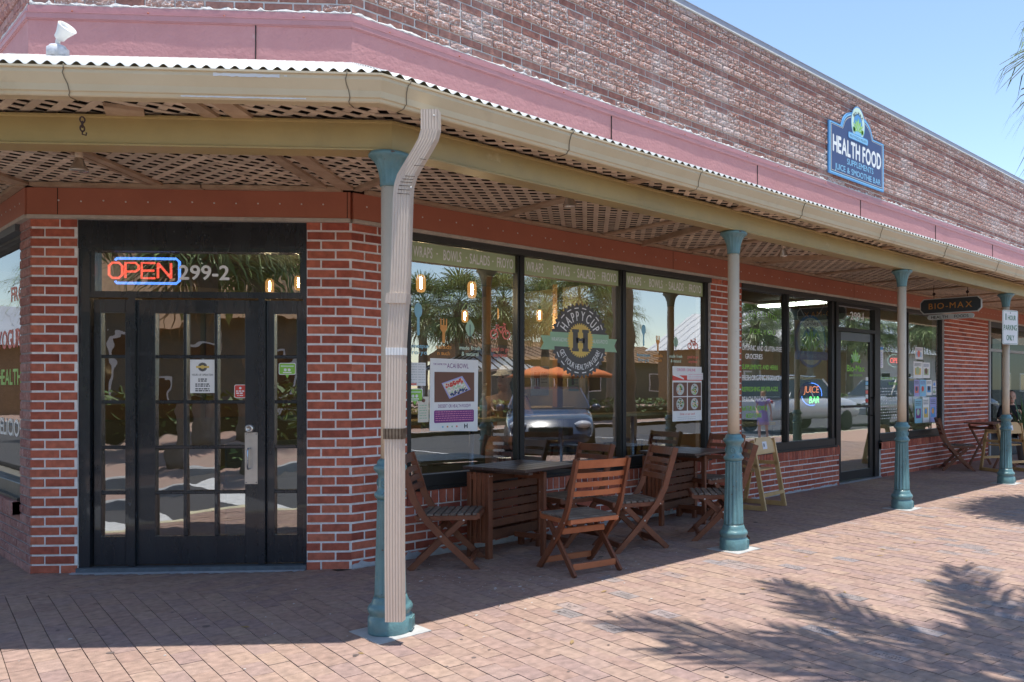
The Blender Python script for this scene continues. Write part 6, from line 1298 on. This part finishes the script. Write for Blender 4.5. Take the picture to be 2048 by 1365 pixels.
# hedge and shrubs
leaf_m = pm('hedge_leaf', (.05, .10, .025), .6, .4, 3, 0, island=.5, col2=(.10, .17, .04))
def shrub(x0, x1, y0, y1, h, n, label, seed):
    rnd = random.Random(seed); m = MB()
    for i in range(n):
        c = Vector((rnd.uniform(x0, x1), rnd.uniform(y0, y1), h * rnd.random() ** .6)); c.z *= 1 + .25 * noise.noise((c.x * .8, c.y * .8, seed)); r = rnd.uniform(.05, .12); a = rnd.uniform(0, 6.3); b = rnd.uniform(-1, 1); u = Vector((math.cos(a), math.sin(a), b)).normalized() * r; v = Vector((-math.sin(a) , math.cos(a), rnd.uniform(-1, 1))).normalized() * r * .6
        m.add([tuple(c - u), tuple(c + v), tuple(c + u), tuple(c - v)], [(0, 1, 2, 3)])
    o = thing('hedge', label, 'hedge'); m.build('foliage', [leaf_m], o); b_ = MB(); b_.box((x0 + .3, y0 + .3, 0), (x1 - .3, y1 - .3, h * .6)); b_.build('twigs', [pm('hedge_core', (.02, .025, .012), .95)], o)
shrub(-16, -14.2, -6.4, 8, 1.3, 5200, 'low hedge at the back of the island across the side street', 1)
shrub(-4, 40, -18.2, -16.9, .8, 6500, 'low hedge under the palms across the main street', 2)
# ------------------------------------------------------------ parked cars
tyre_m = pm('tyre', (.02, .02, .02), .85); rim_m = pm('alloy', (.45, .45, .47), .3, metal=.8); cglass = pm('car_glass', (.015, .02, .025), .06, 0, 5, 0, spec=.8); chrome = pm('chrome', (.7, .7, .72), .12, metal=1.)
def car(label, loc, rz, col, kind, nm):
    t = thing('parked_car', label, 'car', loc, rz, 'cars parked along the main street'); paint = pm('car_' + nm, col, .25, .03, 5, 0, coat=.8, spec=.5)
    tall = kind == 'suv'; L, Wd = (4.7, .93) if tall else (4.6, .89)
    low = [(-2.3, .42), (-2.28, .75), (-2.1, .95), (-1.4, 1.0), (1.0, .98), (1.9, .86), (2.2, .74), (2.3, .5), (2.28, .32), (-2.25, .32)] if not tall else [(-2.3, .5), (-2.3, .95), (-2.2, 1.1), (-1.4, 1.12), (1.0, 1.10), (1.9, 1.0), (2.22, .88), (2.3, .6), (2.28, .38), (-2.28, .38)]
    roof_ = [(-1.75, .97), (-1.2, 1.36), (-.4, 1.43), (.35, 1.38), (1.05, .98)] if not tall else [(-2.2, 1.08), (-2.0, 1.62), (-.6, 1.72), (.35, 1.66), (1.15, 1.09)]
    st = []; m = MB(); n = 22
    def top(poly, x):
        for (a, b), (c, d) in zip(poly, poly[1:]):
            if a <= x <= c: return b + (d - b) * (x - a) / (c - a)
        return poly[-1][1]
    tp = low[1:8]; vs = []; k = 9
    for i in range(n + 1):
        x = -2.29 + 4.58 * i / n; zt = top(sorted(tp), x); zb = .36 if not tall else .42; e = 1 - .12 * (abs(x) / 2.3) ** 4
        for wcl in (1.45, -1.38):
            pass
        prof = [(-Wd * .86, zb), (-Wd * .98, zb + .12), (-Wd, zb + .3), (-Wd * .97, zt - .08), (-Wd * .82, zt), (Wd * .82, zt), (Wd * .97, zt - .08), (Wd, zb + .3), (Wd * .98, zb + .12), (Wd * .86, zb)]
        vs += [(x, y * e, z) for y, z in prof]; k = len(prof)
    m.smooth = True; m.add(vs, [(i * k + j, (i + 1) * k + j, (i + 1) * k + (j + 1) % k, i * k + (j + 1) % k) for i in range(n) for j in range(k)]); m.smooth = False
    m.add(vs[:k], [tuple(range(k))[::-1]]); m.add(vs[-k:], [tuple(range(k))]); m.build('body', [paint], t)
    m = MB(); vs = []; k = 4
    for x, z in roof_: f = .80 if z > 1.2 else .9; base_ = .96 if not tall else 1.08; vs += [(x, -Wd * (.93 if z < 1.2 else .76), z), (x, Wd * (.93 if z < 1.2 else .76), z)]
    N = len(roof_); m.add(vs, [(2 * i, 2 * i + 1, 2 * i + 3, 2 * i + 2) for i in (1, 2)], 1)
    m.add(vs, [(0, 1, 3, 2), (2 * N - 4, 2 * N - 3, 2 * N - 1, 2 * N - 2)], 0)
    for s in (0, 1): m.add(vs, [tuple(2 * i + s for i in range(N))], 0)
    gh = m.build('windows', [cglass, paint], t)
    for x in (-1.2, -.4, .35):
        for s in (-1, 1):
            q = MB(); zt = dict(roof_)[x] if x in dict(roof_) else 1.4; q.beam((x + (-.35 if x < -1 else .02 if x < 0 else .55), s * Wd * .93, .98 if not tall else 1.1), (x, s * (Wd * .765), zt), .03, .07); q.build('pillar', [paint], gh)
    for x in (-1.42, 1.42):
        for s in (-1, 1):
            Mx = Matrix.Translation((x, s * (Wd - .10), .33)) @ Matrix.Rotation(-s * math.pi / 2, 4, 'X'); m = MB(); m.lathe([(.20, -.1), (.31, -.1), (.335, -.06), (.335, .07), (.31, .105), (.22, .108)], 24, 0, Mx); wh = m.build('wheel', [tyre_m], t); m = MB(); m.lathe([(.21, .09), (.2, .06), (.06, .085), (.03, .1)], 10, 0, Mx); m.build('rim', [rim_m], wh)
    for s in (-1, 1):
        m = MB(); ellip(m, (2.14, s * .62, .70 if not tall else .84), (.14, .17, .08), 12, 8); m.build('headlight', [pm('headlamp', (.6, .62, .66), .1, spec=.8)], t); m = MB(); ellip(m, (-2.24, s * .66, .78 if not tall else .95), (.06, .14, .09), 12, 8); m.build('taillight', [pm('taillamp', (.35, .02, .02), .2)], t)
        m = MB(); ellip(m, (.75, s * (Wd + .10), 1.0 if not tall else 1.13), (.06, .10, .07), 10, 8); m.build('mirror', [paint], t)
    m = MB(); m.bbox((2.2, -.42, .5 if not tall else .6), (2.31, .42, .66 if not tall else .82), .02); m.build('grille', [dark_m], t)
    if tall:
        for s in (-1, 1): m = MB(); m.tube([(-1.8, s * .62, 1.70), (-1.2, s * .62, 1.77), (.1, s * .62, 1.74)], .02, 6); m.build('roof_rail', [chrome], t)
    return t
car('dark blue sedan parked at the kerb, reflected in the middle shop pane', (*vp(1105, 18)[:2], -.13), R_(128), (.03, .05, .10), 'sedan', 'navy')
car('white sport utility car reflected behind the grocery lettering', (19.6, -9.0, -.13), R_(4), (.70, .71, .72), 'suv', 'white')
car('silver sport utility car beyond the white one', (25.6, -9.1, -.13), R_(184), (.30, .32, .34), 'suv', 'silver')
car('deep blue car at the far end of the street', (32, -8.9, -.13), R_(4), (.03, .07, .22), 'sedan', 'deep_blue')
car('dark grey car parked beyond the island', (-12.5, -9.2, -.13), R_(2), (.05, .05, .055), 'suv', 'grey')
car('black car at the end of the side street', (-8.6, -9.4, -.13), R_(3), (.015, .015, .018), 'sedan', 'black')
# ------------------------------------------------------------ buildings across the street (seen in the glass)
def house(label, x, y, w_, d_, h, rh, wallc, roofc, rz=0, nm='', porch=False):
    t = thing('low_building', label, 'building', (x, y, 0), rz)
    m = MB(); m.box((-w_ / 2, -d_ / 2, 0), (w_ / 2, d_ / 2, h)); m.build('wall', [wallc], t)
    m = MB(); e = .6; A_ = [(-w_ / 2 - e, -d_ / 2 - e, h - .05), (w_ / 2 + e, -d_ / 2 - e, h - .05), (w_ / 2 + e, d_ / 2 + e, h - .05), (-w_ / 2 - e, d_ / 2 + e, h - .05), (-w_ / 2 - e, 0, h + rh), (w_ / 2 + e, 0, h + rh)]
    m.add(A_, [(0, 1, 5, 4), (2, 3, 4, 5), (0, 4, 3), (1, 2, 5), (3, 2, 1, 0)])
    k = int(w_ / .6)
    for i in range(k): xx = -w_ / 2 - e + (w_ + 2 * e) * (i + .5) / k; m.beam((xx, d_ / 2 + e, h - .03), (xx, 0, h + rh + .02), .05, .05)
    m.build('roof', [roofc], t)
    for i in range(int(w_ / 3)):
        xx = -w_ / 2 + 1.5 + i * 3; m = MB(); m.box((xx - .6, d_ / 2, .9), (xx + .6, d_ / 2 + .05, 2.2)); fr_ = m.build('window', [white_m], t); m = MB(); m.box((xx - .52, d_ / 2 + .05, .98), (xx + .52, d_ / 2 + .06, 2.12)); m.build('pane', [cglass], fr_)
    return t
wh_m = pm('white_clapboard', (.62, .63, .62), .8, .08, 3); shingle_m = pm('brown_shingle', (.26, .16, .09), .9, .3, 8, .5); metal_roof = pm('pale_metal_roof', (.55, .58, .60), .35, .08, 1, 0, metal=.3); green_m = pm('sea_green_wall', (.07, .10, .09), .8)
house('dark green building with brown roof across the main street', 36, -40, 16, 8, 3.0, 1.4, green_m, shingle_m)
house('brown shingled building across the main street', 40, -26, 9, 8, 3.6, 2.6, shingle_m, white_m, R_(90))
house('sea green building behind the first palms', 3, -34, 12, 8, 2.6, 1.7, green_m, metal_roof)
house('white building with shed roof further down the street', 52, -24, 16, 9, 3.5, 2.4, wh_m, metal_roof)
house('dark green building beyond the island', -22, -8, 14, 8, 3.2, 2.2, green_m, shingle_m, R_(-70))
house('brown building up the side street', -20, 10, 12, 8, 3.2, 2.2, shingle_m, metal_roof, R_(-90))
house('long dark green building added to block the bright horizon reflected in the far window', 66, -19, 26, 8, 4.2, 2.4, green_m, shingle_m)  # unseen block, added to keep bright sky out of the neighbour's pane
house('brown building closing the view up the side street', -6, 46, 14, 8, 3.2, 2.0, shingle_m, metal_roof, R_(180))
t = thing('gazebo', 'small gazebo with striped pale metal pyramid roof across the street', 'gazebo', vp(965, 30)); t.scale = (.8,) * 3
m = MB(); a = 2.1; m.add([(-a, -a, 2.35), (a, -a, 2.35), (a, a, 2.35), (-a, a, 2.35), (0, 0, 3.35)], [(0, 1, 4), (1, 2, 4), (2, 3, 4), (3, 0, 4), (3, 2, 1, 0)])
for i in range(9):
    q = -a + .23 + i * .46; f = 1 - abs(q) / a
    for s in (-1, 1): m.beam((q, s * a, 2.37), (q, s * a * (abs(q) / a), 2.37 + 1.0 * (1 - abs(q) / a)), .04, .05, mi=1); m.beam((s * a, q, 2.37), (s * a * (abs(q) / a), q, 2.37 + 1.0 * (1 - abs(q) / a)), .04, .05, mi=1)
m.build('roof', [metal_roof, dark_m], t)
for x in (-1.8, 1.8):
    for y in (-1.8, 1.8): m = MB(); m.box((x - .07, y - .07, 0), (x + .07, y + .07, 2.35)); m.build('post', [wh_m], t)
for i, (x, y, lb) in enumerate(((*vp(1082, 20)[:2], 'left orange parasol across the street'), (*vp(1122, 21)[:2], 'middle orange parasol across the street'), (*vp(1185, 20)[:2], 'right orange parasol across the street'))):
    t = thing('parasol', lb, 'parasol', (x, y, 0), 0, 'orange parasols across the street'); t.scale = (.78,) * 3; m = MB(); m.lathe([(1.0, 1.95), (.5, 2.15), (.02, 2.3)], 8); m.build('canopy', [pm('orange_canvas', (.70, .20, .06), .8)], t); m = MB(); m.tube([(0, 0, 0), (0, 0, 2.3)], .025, 8); m.build('pole', [gal_m], t)
